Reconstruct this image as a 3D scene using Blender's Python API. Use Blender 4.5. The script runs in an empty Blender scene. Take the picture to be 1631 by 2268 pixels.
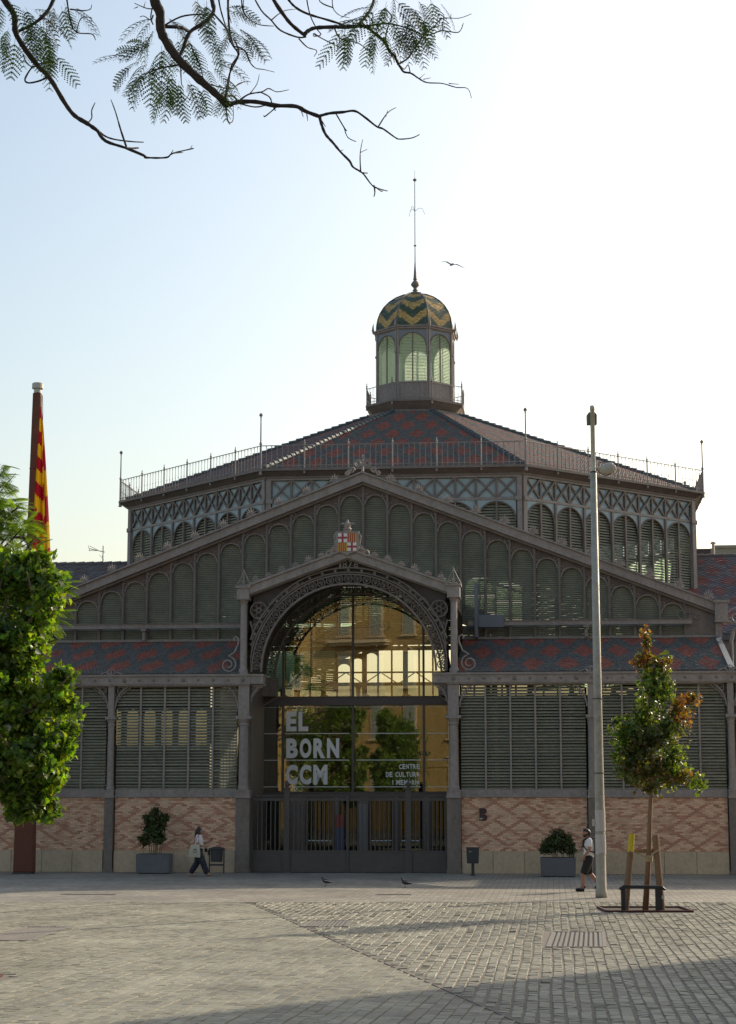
import bpy, math, random
import numpy as np
from mathutils import Vector, Matrix

R = math.radians
pi = math.pi
random.seed(7)
rng = np.random.default_rng(11)
sc = bpy.context.scene
col = sc.collection

# ------------------------------------------------------------------ camera, sky, sun, exposure
CAMH = 2.58
FPX = 4097.0                      # focal length in pixels of a 1631 x 2268 picture
TILT = math.atan(632.0 / FPX)
cam = bpy.data.cameras.new('camera')
cam.sensor_fit = 'VERTICAL'
cam.sensor_height = 36.0
cam.lens = 36.0 * FPX / 2268.0
cam.clip_start = 0.1
cam.clip_end = 3000.0
cam_ob = bpy.data.objects.new('camera', cam)
col.objects.link(cam_ob)
cam_ob.location = (0, 0, CAMH)
cam_ob.rotation_euler = (R(90) + TILT, 0, 0)
sc.camera = cam_ob

SUN_EL = R(27.0)
SUN_AZ = R(45.0)                  # from +X towards +Y
sun_dir = Vector((math.cos(SUN_AZ) * math.cos(SUN_EL), math.sin(SUN_AZ) * math.cos(SUN_EL), math.sin(SUN_EL)))

world = bpy.data.worlds.new('World')
sc.world = world
world.use_nodes = True
wn = world.node_tree.nodes
bg = wn.get('Background') or wn.new('ShaderNodeBackground')
wo = wn.get('World Output') or wn.new('ShaderNodeOutputWorld')
sky = wn.new('ShaderNodeTexSky')
sky.sky_type = 'NISHITA'
sky.sun_disc = False
sky.sun_elevation = SUN_EL
sky.sun_rotation = R(90) - SUN_AZ
sky.altitude = 10
sky.air_density = 1.3
sky.dust_density = 3.0
sky.ozone_density = 0.6
world.node_tree.links.new(sky.outputs[0], bg.inputs[0])
world.node_tree.links.new(bg.outputs[0], wo.inputs[0])
bg.inputs[1].default_value = 0.138

sun = bpy.data.lights.new('sun', 'SUN')
sun.energy = 3.3
sun.angle = R(0.6)
sun.color = (1.0, 0.87, 0.68)
sun_ob = bpy.data.objects.new('sun', sun)
col.objects.link(sun_ob)
sun_ob.rotation_euler = sun_dir.to_track_quat('Z', 'Y').to_euler()
sun_ob.location = (40, 40, 40)

sc.render.engine = 'CYCLES'
sc.view_settings.view_transform = 'Standard'
sc.view_settings.look = 'None'
sc.view_settings.gamma = 1.0
sc.view_settings.exposure = 0.36
sc.cycles.max_bounces = 8
sc.cycles.transparent_max_bounces = 24
sc.cycles.use_denoising = True

# ------------------------------------------------------------------ helpers
def ray(px, py):
    x = (px - 815.5) / FPX
    y = -(py - 1134.0) / FPX
    c, s = math.cos(TILT), math.sin(TILT)
    return x, c - y * s, s + y * c

def W(px, py, Y):
    """point of the place seen at (px, py) of the 1631 x 2268 picture, Y metres away"""
    x, y, z = ray(px, py)
    t = Y / y
    return Vector((t * x, Y, CAMH + t * z))

class MB:
    """collects shapes and links them as ONE mesh object"""
    def __init__(s):
        s.v = []; s.f = []; s.c = []; s.M = None
    def add(s, vs, fs, c=None):
        n = len(s.v)
        if s.M is not None:
            vs = [s.M @ Vector(p) for p in vs]
        s.v.extend([tuple(p) for p in vs])
        for f in fs:
            s.f.append(tuple(i + n for i in f))
            s.c.append(c)
        return s
    def box(s, x0, x1, y0, y1, z0, z1, c=None):
        return s.add([(x0, y0, z0), (x1, y0, z0), (x1, y1, z0), (x0, y1, z0), (x0, y0, z1), (x1, y0, z1), (x1, y1, z1), (x0, y1, z1)],
                     [(0, 3, 2, 1), (4, 5, 6, 7), (0, 1, 5, 4), (1, 2, 6, 5), (2, 3, 7, 6), (3, 0, 4, 7)], c)
    def bar(s, p, q, w, h, up=(0, 0, 1), c=None):
        p = Vector(p); q = Vector(q); d = (q - p).normalized(); up = Vector(up)
        a = d.cross(up)
        if a.length < 1e-5:
            a = d.cross(Vector((0, 1, 0)))
        a.normalize(); b = a.cross(d).normalized()
        a *= w / 2; b *= h / 2
        vs = [p - a - b, p + a - b, p + a + b, p - a + b, q - a - b, q + a - b, q + a + b, q - a + b]
        return s.add(vs, [(3, 2, 1, 0), (4, 5, 6, 7), (0, 1, 5, 4), (1, 2, 6, 5), (2, 3, 7, 6), (3, 0, 4, 7)], c)
    def tube(s, pts, r, n=6, cap=True, c=None):
        pts = [Vector(p) for p in pts]
        m = len(pts)
        rs = r if isinstance(r, (list, tuple)) else [r] * m
        vs = []; fs = []
        prev = None
        for i, p in enumerate(pts):
            d = (pts[min(i + 1, m - 1)] - pts[max(i - 1, 0)])
            if d.length < 1e-9:
                d = Vector((0, 0, 1))
            d.normalize()
            if prev is None:
                a = d.cross(Vector((0, 0, 1)))
                if a.length < 1e-3:
                    a = d.cross(Vector((0, 1, 0)))
            else:
                a = prev - d * prev.dot(d)
                if a.length < 1e-4:
                    a = d.orthogonal()
            a.normalize(); prev = a
            b = d.cross(a)
            for k in range(n):
                t = 2 * pi * k / n
                vs.append(p + (a * math.cos(t) + b * math.sin(t)) * rs[i])
        for i in range(m - 1):
            for k in range(n):
                k2 = (k + 1) % n
                fs.append((i * n + k, i * n + k2, (i + 1) * n + k2, (i + 1) * n + k))
        if cap:
            fs.append(tuple(range(n - 1, -1, -1)))
            fs.append(tuple((m - 1) * n + k for k in range(n)))
        return s.add(vs, fs, c)
    def lathe(s, prof, n=12, o=(0, 0, 0), c=None):
        vs = []; fs = []
        for r, z in prof:
            for k in range(n):
                t = 2 * pi * k / n
                vs.append((o[0] + r * math.cos(t), o[1] + r * math.sin(t), o[2] + z))
        m = len(prof)
        for i in range(m - 1):
            for k in range(n):
                k2 = (k + 1) % n
                fs.append((i * n + k, i * n + k2, (i + 1) * n + k2, (i + 1) * n + k))
        fs.append(tuple(range(n - 1, -1, -1)))
        fs.append(tuple((m - 1) * n + k for k in range(n)))
        return s.add(vs, fs, c)
    def prism(s, poly, y0, y1, c=None):
        """polygon in the x-z plane pushed along y"""
        n = len(poly)
        vs = [(x, y0, z) for x, z in poly] + [(x, y1, z) for x, z in poly]
        fs = [tuple(range(n)), tuple(range(2 * n - 1, n - 1, -1))]
        for i in range(n):
            j = (i + 1) % n
            fs.append((j, i, n + i, n + j))
        return s.add(vs, fs, c)
    def ring(s, cx, cy, cz, rad, r, a0=0, a1=360, n=24, k=5, c=None):
        """arc of a ring standing in the x-z plane"""
        pts = [(cx + rad * math.cos(R(a0 + (a1 - a0) * i / n)), cy, cz + rad * math.sin(R(a0 + (a1 - a0) * i / n))) for i in range(n + 1)]
        return s.tube(pts, r, k, abs(a1 - a0) < 359, c)
    def mesh(s, name, mat=None, smooth=False):
        me = bpy.data.meshes.new(name)
        me.from_pydata(s.v, [], s.f)
        if any(c is not None for c in s.c):
            at = me.color_attributes.new('Col', 'FLOAT_COLOR', 'CORNER')
            tot = np.array([len(f) for f in s.f])
            cc = np.array([(c if c is not None else (1, 1, 1)) for c in s.c], dtype=np.float32)
            cc = np.repeat(np.concatenate([cc, np.ones((len(cc), 1), np.float32)], 1), tot, axis=0)
            at.data.foreach_set('color', cc.ravel())
        if smooth:
            me.polygons.foreach_set('use_smooth', [True] * len(me.polygons))
        if mat:
            me.materials.append(mat)
        me.update()
        return me
    def build(s, name, mat, parent=None, smooth=False, kind=None, label=None, bevel=0):
        o = bpy.data.objects.new(name, s.mesh(name, mat, smooth))
        col.objects.link(o)
        if parent is not None:
            o.parent = parent
        if kind:
            o['kind'] = kind
        if label:
            o['label'] = label
        if bevel:
            b = o.modifiers.new('bevel', 'BEVEL')
            b.width = bevel; b.segments = 2; b.limit_method = 'ANGLE'
        return o

def obj(name, me, parent=None, loc=None, rot=None, scale=None):
    o = bpy.data.objects.new(name, me)
    col.objects.link(o)
    if parent is not None:
        o.parent = parent
    if loc is not None:
        o.location = loc
    if rot is not None:
        o.rotation_euler = rot
    if scale is not None:
        o.scale = scale
    return o

def tag(o, label=None, cat=None, group=None, kind=None):
    if label: o['label'] = label
    if cat: o['category'] = cat
    if group: o['group'] = group
    if kind: o['kind'] = kind
    return o

def empty(name, loc=(0, 0, 0), rz=0, label=None, cat=None, group=None):
    o = bpy.data.objects.new(name, None)
    col.objects.link(o)
    o.location = loc
    o.rotation_euler = (0, 0, rz)
    o.empty_display_size = 0.3
    return tag(o, label, cat, group)

def copy_tree(o, parent=None):
    c = o.copy()
    col.objects.link(c)
    c.parent = parent
    for ch in list(o.children):
        copy_tree(ch, c)
    return c

def cloud(name, tv, tf, pos, rot, size, cols, mat, parent=None, kind=None, smooth=False):
    """N copies of a small template mesh joined into one (leaves, tiles): pos (N,3), rot (N,3,3), size (N,), cols (N,3)"""
    tv = np.asarray(tv, float); N = len(pos); T = len(tv)
    V = np.einsum('nij,tj->nti', rot, tv) * np.asarray(size)[:, None, None] + np.asarray(pos)[:, None, :]
    me = bpy.data.meshes.new(name)
    me.vertices.add(N * T)
    me.vertices.foreach_set('co', V.reshape(-1))
    lens = np.array([len(f) for f in tf])
    idx = np.concatenate([np.array(f) for f in tf])
    L = len(idx)
    me.loops.add(N * L)
    me.loops.foreach_set('vertex_index', (idx[None, :] + (np.arange(N) * T)[:, None]).ravel().astype(np.int32))
    me.polygons.add(N * len(tf))
    st = np.concatenate([[0], np.cumsum(lens)[:-1]])
    me.polygons.foreach_set('loop_start', (st[None, :] + (np.arange(N) * L)[:, None]).ravel().astype(np.int32))
    me.update(calc_edges=True)
    me.validate()
    if cols is not None:
        at = me.color_attributes.new('Col', 'FLOAT_COLOR', 'CORNER')
        cc = np.repeat(np.concatenate([np.asarray(cols, float), np.ones((N, 1))], 1), L, axis=0)
        at.data.foreach_set('color', cc.astype(np.float32).ravel())
    if smooth:
        me.polygons.foreach_set('use_smooth', [True] * len(me.polygons))
    me.materials.append(mat)
    o = obj(name, me, parent)
    if kind: o['kind'] = kind
    return o

def frames(nrm, spin):
    """rotation matrices (N,3,3) whose z column is nrm, turned by spin about it"""
    n = nrm / np.linalg.norm(nrm, axis=1, keepdims=True)
    a = np.cross(n, np.array([0.13, 0.21, 0.97]))
    a /= np.linalg.norm(a, axis=1, keepdims=True) + 1e-9
    b = np.cross(n, a)
    c, s = np.cos(spin)[:, None], np.sin(spin)[:, None]
    x = a * c + b * s
    y = np.cross(n, x)
    return np.stack([x, y, n], axis=2)

# ------------------------------------------------------------------ materials
MATS = {}
def mat(name, c, rough=0.6, metal=0.0, var=0.12, scale=2.5, bump=0.0, bscale=30.0, attr=False, c2=None, streak=0.0, spec=0.5, coat=0.0):
    m = bpy.data.materials.new(name)
    m.use_nodes = True
    nt = m.node_tree; N = nt.nodes; L = nt.links
    b = N['Principled BSDF']
    b.inputs['Roughness'].default_value = rough
    b.inputs['Metallic'].default_value = metal
    b.inputs['Specular IOR Level'].default_value = spec
    if coat:
        b.inputs['Coat Weight'].default_value = coat
        b.inputs['Coat Roughness'].default_value = 0.12
    tc = N.new('ShaderNodeTexCoord')
    nz = N.new('ShaderNodeTexNoise')
    nz.inputs['Scale'].default_value = scale
    nz.inputs['Detail'].default_value = 6.0
    nz.inputs['Roughness'].default_value = 0.65
    if streak:
        mp = N.new('ShaderNodeMapping')
        mp.inputs['Scale'].default_value = (1, 1, streak)
        L.new(tc.outputs['Object'], mp.inputs[0]); L.new(mp.outputs[0], nz.inputs['Vector'])
    else:
        L.new(tc.outputs['Object'], nz.inputs['Vector'])
    mr = N.new('ShaderNodeMapRange')
    mr.inputs['From Min'].default_value = 0.3; mr.inputs['From Max'].default_value = 0.7
    L.new(nz.outputs['Fac'], mr.inputs['Value'])
    if c2 is not None:
        mx = N.new('ShaderNodeMix'); mx.data_type = 'RGBA'
        L.new(mr.outputs[0], mx.inputs['Factor'])
        mx.inputs['A'].default_value = (*c, 1); mx.inputs['B'].default_value = (*c2, 1)
        base = mx.outputs['Result']
    elif attr:
        at = N.new('ShaderNodeAttribute'); at.attribute_name = 'Col'
        base = at.outputs['Color']
    else:
        rgb = N.new('ShaderNodeRGB'); rgb.outputs[0].default_value = (*c, 1)
        base = rgb.outputs[0]
    v = N.new('ShaderNodeMapRange')
    v.inputs['To Min'].default_value = 1 - var; v.inputs['To Max'].default_value = 1 + var
    nz2 = N.new('ShaderNodeTexNoise'); nz2.inputs['Scale'].default_value = scale * 3.7; nz2.inputs['Detail'].default_value = 5.0
    L.new(tc.outputs['Object'], nz2.inputs['Vector'])
    mm = N.new('ShaderNodeMath'); mm.operation = 'MULTIPLY_ADD'
    mm.inputs[1].default_value = 0.5
    L.new(nz.outputs['Fac'], mm.inputs[0])
    m2 = N.new('ShaderNodeMath'); m2.operation = 'MULTIPLY'; m2.inputs[1].default_value = 0.5
    L.new(nz2.outputs['Fac'], m2.inputs[0]); L.new(m2.outputs[0], mm.inputs[2])
    v.inputs['From Min'].default_value = 0.3; v.inputs['From Max'].default_value = 0.7
    L.new(mm.outputs[0], v.inputs['Value'])
    mu = N.new('ShaderNodeMix'); mu.data_type = 'RGBA'; mu.blend_type = 'MULTIPLY'
    mu.inputs['Factor'].default_value = 1.0
    L.new(base, mu.inputs['A']); L.new(v.outputs[0], mu.inputs['B'])
    L.new(mu.outputs['Result'], b.inputs['Base Color'])
    rr = N.new('ShaderNodeMapRange')
    rr.inputs['To Min'].default_value = max(0.03, rough - 0.1); rr.inputs['To Max'].default_value = min(1, rough + 0.12)
    rr.inputs['From Min'].default_value = 0.3; rr.inputs['From Max'].default_value = 0.7
    L.new(nz2.outputs['Fac'], rr.inputs['Value']); L.new(rr.outputs[0], b.inputs['Roughness'])
    if bump:
        nb = N.new('ShaderNodeTexNoise'); nb.inputs['Scale'].default_value = bscale; nb.inputs['Detail'].default_value = 4.0
        L.new(tc.outputs['Object'], nb.inputs['Vector'])
        bp = N.new('ShaderNodeBump'); bp.inputs['Strength'].default_value = bump; bp.inputs['Distance'].default_value = 0.02
        L.new(nb.outputs['Fac'], bp.inputs['Height']); L.new(bp.outputs[0], b.inputs['Normal'])
    MATS[name] = m
    return m

def dirt(m, spots=True):
    """stains, trodden dirt and chewing-gum spots over a paving material"""
    nt = m.node_tree; N = nt.nodes; L = nt.links
    b = N['Principled BSDF']; old = b.inputs['Base Color'].links[0].from_socket
    tc = N.new('ShaderNodeTexCoord')
    geo = N.new('ShaderNodeNewGeometry')
    nz = N.new('ShaderNodeTexNoise'); nz.inputs['Scale'].default_value = 0.45; nz.inputs['Detail'].default_value = 9; nz.inputs['Roughness'].default_value = 0.7
    L.new(geo.outputs['Position'], nz.inputs['Vector'])
    mr = N.new('ShaderNodeMapRange'); mr.inputs['From Min'].default_value = 0.36; mr.inputs['From Max'].default_value = 0.62; mr.inputs['To Min'].default_value = 0.74; mr.inputs['To Max'].default_value = 1.12
    L.new(nz.outputs['Fac'], mr.inputs['Value'])
    vo = N.new('ShaderNodeTexVoronoi'); vo.inputs['Scale'].default_value = 1.5; vo.inputs['Randomness'].default_value = 1.0
    L.new(geo.outputs['Position'], vo.inputs['Vector'])
    sp = N.new('ShaderNodeMapRange'); sp.inputs['From Min'].default_value = 0.055; sp.inputs['From Max'].default_value = 0.085; sp.inputs['To Min'].default_value = 0.62; sp.inputs['To Max'].default_value = 1.0
    L.new(vo.outputs['Distance'], sp.inputs['Value'])
    mu = N.new('ShaderNodeMath'); mu.operation = 'MULTIPLY'
    L.new(mr.outputs[0], mu.inputs[0]); L.new(sp.outputs[0], mu.inputs[1])
    mx = N.new('ShaderNodeMix'); mx.data_type = 'RGBA'; mx.blend_type = 'MULTIPLY'; mx.inputs['Factor'].default_value = 1
    L.new(old, mx.inputs['A']); L.new(mu.outputs[0], mx.inputs['B']); L.new(mx.outputs['Result'], b.inputs['Base Color'])

def leafmat(name, trans=0.45, rough=0.38, spec=0.5, tcol=(1.35, 1.25, 0.5)):
    m = bpy.data.materials.new(name); m.use_nodes = True
    nt = m.node_tree; N = nt.nodes; L = nt.links
    b = N['Principled BSDF']; b.inputs['Roughness'].default_value = rough; b.inputs['Specular IOR Level'].default_value = spec
    at = N.new('ShaderNodeAttribute'); at.attribute_name = 'Col'
    L.new(at.outputs['Color'], b.inputs['Base Color'])
    t = N.new('ShaderNodeBsdfTranslucent')
    mu = N.new('ShaderNodeMix'); mu.data_type = 'RGBA'; mu.blend_type = 'MULTIPLY'; mu.inputs['Factor'].default_value = 1
    L.new(at.outputs['Color'], mu.inputs['A']); mu.inputs['B'].default_value = (*tcol, 1)
    L.new(mu.outputs['Result'], t.inputs['Color'])
    mx = N.new('ShaderNodeMixShader'); mx.inputs[0].default_value = trans
    L.new(b.outputs[0], mx.inputs[1]); L.new(t.outputs[0], mx.inputs[2])
    L.new(mx.outputs[0], N['Material Output'].inputs['Surface'])
    MATS[name] = m
    return m

def glassmat(name, tint, refl, rough=0.0):
    m = bpy.data.materials.new(name); m.use_nodes = True
    nt = m.node_tree; N = nt.nodes; L = nt.links
    N.remove(N['Principled BSDF'])
    t = N.new('ShaderNodeBsdfTransparent'); t.inputs[0].default_value = (*tint, 1)
    g = N.new('ShaderNodeBsdfGlossy'); g.inputs['Roughness'].default_value = rough; g.inputs['Color'].default_value = (0.95, 0.95, 0.92, 1)
    mx = N.new('ShaderNodeMixShader'); mx.inputs[0].default_value = refl
    L.new(t.outputs[0], mx.inputs[1]); L.new(g.outputs[0], mx.inputs[2])
    L.new(mx.outputs[0], N['Material Output'].inputs['Surface'])
    MATS[name] = m
    return m

def translucent_glass(name, c, trans=0.6):
    m = bpy.data.materials.new(name); m.use_nodes = True
    nt = m.node_tree; N = nt.nodes; L = nt.links
    b = N['Principled BSDF']; b.inputs['Base Color'].default_value = (*c, 1); b.inputs['Roughness'].default_value = 0.25
    t = N.new('ShaderNodeBsdfTranslucent'); t.inputs['Color'].default_value = (*c, 1)
    mx = N.new('ShaderNodeMixShader'); mx.inputs[0].default_value = trans
    L.new(b.outputs[0], mx.inputs[1]); L.new(t.outputs[0], mx.inputs[2])
    L.new(mx.outputs[0], N['Material Output'].inputs['Surface'])
    MATS[name] = m
    return m

iron = mat('painted iron', (0.285, 0.24, 0.215), 0.6, 0, 0.34, 2.2, 0.15, 25, streak=0.22)
iron_dk = mat('dark painted iron', (0.185, 0.148, 0.125), 0.55, 0, 0.34, 2.4, 0.1, 25, streak=0.2)
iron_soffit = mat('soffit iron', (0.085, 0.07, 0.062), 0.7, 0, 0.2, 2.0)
slatm = mat('louvre slat paint', (0.285, 0.27, 0.20), 0.55, 0, 0.22, 1.1, 0, 30)
slatm2 = mat('gable slat paint', (0.245, 0.238, 0.175), 0.6, 0, 0.25, 0.9, 0, 30)
brickm = mat('brick', (0.4, 0.25, 0.16), 0.85, 0, 0.18, 9.0, 0.3, 60, attr=True)
mortar = mat('mortar', (0.60, 0.44, 0.29), 0.95, 0, 0.15, 6.0)
stonem = mat('plinth stone', (0.52, 0.40, 0.27), 0.85, 0, 0.22, 2.2, 0.35, 30, streak=0.6)
tilem = mat('glazed roof tile', (0.3, 0.3, 0.3), 0.36, 0, 0.28, 4.0, attr=True, spec=0.45)
dometile = mat('dome tile', (0.3, 0.3, 0.3), 0.35, 0, 0.25, 5.0, attr=True, spec=0.5)
panelm = translucent_glass('pale panel glass', (0.50, 0.60, 0.63), 0.35)
lantglass = translucent_glass('lantern slat glass', (0.62, 0.74, 0.60), 0.75)
paneglass = glassmat('pane glass', (0.90, 0.92, 0.88), 0.135)
doorglass = glassmat('door glass', (0.55, 0.58, 0.56), 0.05)
letterm = mat('white vinyl', (0.86, 0.84, 0.82), 0.6, 0, 0.05)
settm = mat('sett stone', (0.3, 0.3, 0.3), 0.62, 0, 0.16, 6.0, 0.35, 70, attr=True, spec=0.4)
dirt(settm)
wood = mat('floor and roof boards', (0.12, 0.085, 0.055), 0.8, 0, 0.25, 2.0)
cream = mat('cream steel', (0.50, 0.47, 0.40), 0.6, 0, 0.1, 2.0)

# ------------------------------------------------------------------ the market hall's own axes
PHI = R(5.7)
OX, OY = -43.5 / FPX * 65.0, 65.0
cp, sp = math.cos(PHI), math.sin(PHI)
def B(u, v, z=0.0):
    return Vector((OX + u * cp + v * sp, OY - u * sp + v * cp, z))
def toB(X, Y):
    return (X - OX) * cp - (Y - OY) * sp, (X - OX) * sp + (Y - OY) * cp

# ------------------------------------------------------------------ ground and paving
def paving_mat():
    m = bpy.data.materials.new('far setts'); m.use_nodes = True
    nt = m.node_tree; N = nt.nodes; L = nt.links
    b = N['Principled BSDF']; b.inputs['Roughness'].default_value = 0.62; b.inputs['Specular IOR Level'].default_value = 0.4
    tc = N.new('ShaderNodeTexCoord'); mp = N.new('ShaderNodeMapping')
    mp.inputs['Rotation'].default_value = (0, 0, R(90))
    L.new(tc.outputs['Object'], mp.inputs[0])
    nzd = N.new('ShaderNodeTexNoise'); nzd.inputs['Scale'].default_value = 1.3; nzd.inputs['Detail'].default_value = 3
    L.new(tc.outputs['Object'], nzd.inputs['Vector'])
    ad = N.new('ShaderNodeVectorMath'); ad.operation = 'MULTIPLY_ADD'
    ad.inputs[1].default_value = (0.06, 0.06, 0)
    L.new(nzd.outputs['Color'], ad.inputs[0]); L.new(mp.outputs[0], ad.inputs[2])
    bt = N.new('ShaderNodeTexBrick')
    bt.inputs['Scale'].default_value = 1.0
    bt.inputs['Brick Width'].default_value = 0.22; bt.inputs['Row Height'].default_value = 0.165
    bt.inputs['Mortar Size'].default_value = 0.012; bt.inputs['Mortar Smooth'].default_value = 0.3
    bt.inputs['Color1'].default_value = (0.375, 0.335, 0.265, 1); bt.inputs['Color2'].default_value = (0.24, 0.218, 0.178, 1)
    bt.inputs['Mortar'].default_value = (0.20, 0.18, 0.15, 1); bt.inputs['Bias'].default_value = -0.1
    L.new(ad.outputs[0], bt.inputs['Vector'])
    nz = N.new('ShaderNodeTexNoise'); nz.inputs['Scale'].default_value = 0.35; nz.inputs['Detail'].default_value = 8; nz.inputs['Roughness'].default_value = 0.7
    L.new(tc.outputs['Object'], nz.inputs['Vector'])
    v = N.new('ShaderNodeMapRange'); v.inputs['From Min'].default_value = 0.3; v.inputs['From Max'].default_value = 0.7
    v.inputs['To Min'].default_value = 0.78; v.inputs['To Max'].default_value = 1.2
    L.new(nz.outputs['Fac'], v.inputs['Value'])
    mu = N.new('ShaderNodeMix'); mu.data_type = 'RGBA'; mu.blend_type = 'MULTIPLY'; mu.inputs['Factor'].default_value = 1
    L.new(bt.outputs['Color'], mu.inputs['A']); L.new(v.outputs[0], mu.inputs['B'])
    L.new(mu.outputs['Result'], b.inputs['Base Color'])
    bp = N.new('ShaderNodeBump'); bp.inputs['Strength'].default_value = 0.5; bp.inputs['Distance'].default_value = 0.015
    L.new(bt.outputs['Fac'], bp.inputs['Height']); bp.invert = True
    L.new(bp.outputs[0], b.inputs['Normal'])
    return m
pavem = paving_mat()
dirt(pavem)
sandm = mat('sand joints', (0.205, 0.18, 0.145), 0.95, 0, 0.3, 5.0, 0.4, 80)

g = MB().add([(-600, -400, 0), (600, -400, 0), (600, 900, 0), (-600, 900, 0)], [(0, 1, 2, 3)]).build('ground', pavem)
g.location = (0, 0, -0.034); g.rotation_euler = (0, 0, -PHI)
tag(g, kind='structure')

plaza = MB().add([(-16, 10, -0.012), (16, 10, -0.012), (16, 48.5, -0.012), (-16, 48.5, -0.012)], [(0, 1, 2, 3)]).build('plaza', sandm)
tag(plaza, kind='structure')
FARY = 47.0
far = MB()
uvs = [toB(-70, FARY), toB(70, FARY), toB(70, 140), toB(-70, 140)]
far.add([(u, v, 0) for u, v in uvs], [(0, 1, 2, 3)])
fp = far.build('pavement', pavem)
fp.location = (OX, OY, -0.002); fp.rotation_euler = (0, 0, -PHI)
tag(fp, kind='structure')

# things let into the paving: (centre X, Y, half width, half depth)
def gnd(px, py):
    x, y, z = ray(px, py); t = -CAMH / z
    return t * x, t * y
HOLES = []
GR = [  # corner pixels front-left, front-right, back-left, back-right
    ('cast iron drain grate with many dark slots in the sunlit setts near the young tree', (1213, 2097), (1340, 2097), (1226, 2064), (1336, 2064)),
    ('narrow drain grate lying just right of the paving seam', (668, 2052), (768, 2052), (690, 2039), (778, 2039)),
    ('long drain grate at the edge of the plaza by the leafy plane tree', (-60, 2083), (62, 2083), (60, 2053), (152, 2053)),
]
for lab, a, b_, c_, d_ in GR:
    P = [gnd(*a), gnd(*b_), gnd(*d_), gnd(*c_)]
    HOLES.append((min(p[0] for p in P), max(p[0] for p in P), min(p[1] for p in P), max(p[1] for p in P), P))
def inquad(X, Y, P, g):
    cx = sum(p[0] for p in P) / 4; cy = sum(p[1] for p in P) / 4
    for i in range(4):
        a, b = P[i], P[(i + 1) % 4]
        dx, dy = b[0] - a[0], b[1] - a[1]; L = math.hypot(dx, dy)
        if (dx * (Y - a[1]) - dy * (X - a[0])) / L < -g: return False
    return True
PIT = (6.42, 43.8)
HOLES.append((PIT[0] - 1.02, PIT[0] + 1.02, PIT[1] - 1.02, PIT[1] + 1.02, None))
HOLES.append((-8.2, -5.3, 26.95, 27.95, None))

def seamX(Y):
    return 1.78 - 0.1903 * (Y - 22.0)

def setts():
    P = []; near = []
    rnd = random.random
    def lay(ang, pu, gap, lv, side, c0, hue):
        ca, sa = math.cos(ang), math.sin(ang)
        # rows run along direction (sin ang, cos ang)
        for i in range(int(-24 / pu), int(24 / pu)):
            a = i * pu
            b = 8 + rnd() * 0.3
            wob = rnd() * 6
            while b < 52:
                ln = lv * (0.72 + rnd() * 0.6)
                cb = b + ln / 2
                aa = a + 0.012 * math.sin(cb * 0.9 + wob)
                X = c0 + aa * ca + cb * sa; Y = -aa * sa + cb * ca
                b += ln
                if Y < 13.5 or Y > FARY or abs(X) > 0.206 * Y + 2.2 or (X - seamX(Y)) * side < 0.085:
                    continue
                if any(h[0] - .12 < X < h[1] + .12 and h[2] - .15 < Y < h[3] + .15 and (h[4] is None or inquad(X, Y, h[4], .1)) for h in HOLES):
                    continue
                w = pu - gap * (0.6 + 0.8 * rnd()); l = ln - gap * (0.22 + 0.2 * rnd())
                P.append((X, Y, ca, sa, w / 2, l / 2, hue, gap))
    lay(PHI, 0.168, 0.020, 0.215, 1, 0.0, 0)
    lay(PHI + R(3.2), 0.165, 0.008, 0.225, -1, 0.0, 1)
    return P
def sett_geo(mb, p):
    X, Y, ca, sa, w, l, hue, gap = p
    h = random.gauss(0, 0.0022 if hue == 0 else 0.0008)
    tx, ty = random.gauss(0, 0.0028), random.gauss(0, 0.0024)
    if hue: tx *= .4; ty *= .4
    ins = 0.012 if hue == 0 else 0.005
    q = []
    for k, (sx, sy) in enumerate(((-1, -1), (1, -1), (1, 1), (-1, 1))):
        a = sx * w; b = sy * l
        q.append((X + a * ca + b * sa, Y - a * sa + b * ca, -0.029))
    for k, (sx, sy) in enumerate(((-1, -1), (1, -1), (1, 1), (-1, 1))):
        a = sx * (w - ins * (0.6 + random.random())); b = sy * (l - ins * (0.5 + .8 * random.random()))
        q.append((X + a * ca + b * sa, Y - a * sa + b * ca, h + sx * tx + sy * ty))
    t = random.random()
    big = 0.5 + 0.5 * math.sin(X * 0.7 + 1.3 * math.sin(Y * 0.31)) * math.sin(Y * 0.45 + X * 0.2)
    val = (0.245 + 0.09 * (t - 0.5) + 0.05 * big + 0.03 * math.sin(X * 2.3 + Y * 1.1) * math.sin(Y * 1.9 - X)) * (1.0 if hue else 0.97)
    if random.random() < 0.06: val *= 0.75
    warm = random.gauss(0.0, 0.012)
    c = (val * (1.06 + warm), val * (1.0), val * (0.755 - warm))
    mb.add(q, [(4, 5, 6, 7), (0, 1, 5, 4), (1, 2, 6, 5), (2, 3, 7, 6), (3, 0, 4, 7)], c)
allsetts = setts()
def inview(p):
    return p[1] > 22.0 and abs(p[0]) < 0.198 * p[1]
vis = sorted([p for p in allsetts if inview(p)], key=lambda p: p[1])
single = set(id(p) for p in vis[:300])
rest = MB()
for p in allsetts:
    if id(p) in single:
        mb = MB(); sett_geo(mb, p); mb.build('sett', settm, plaza)
    else:
        sett_geo(rest, p)
rest.build('paving_setts', settm, plaza, kind='stuff')

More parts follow.
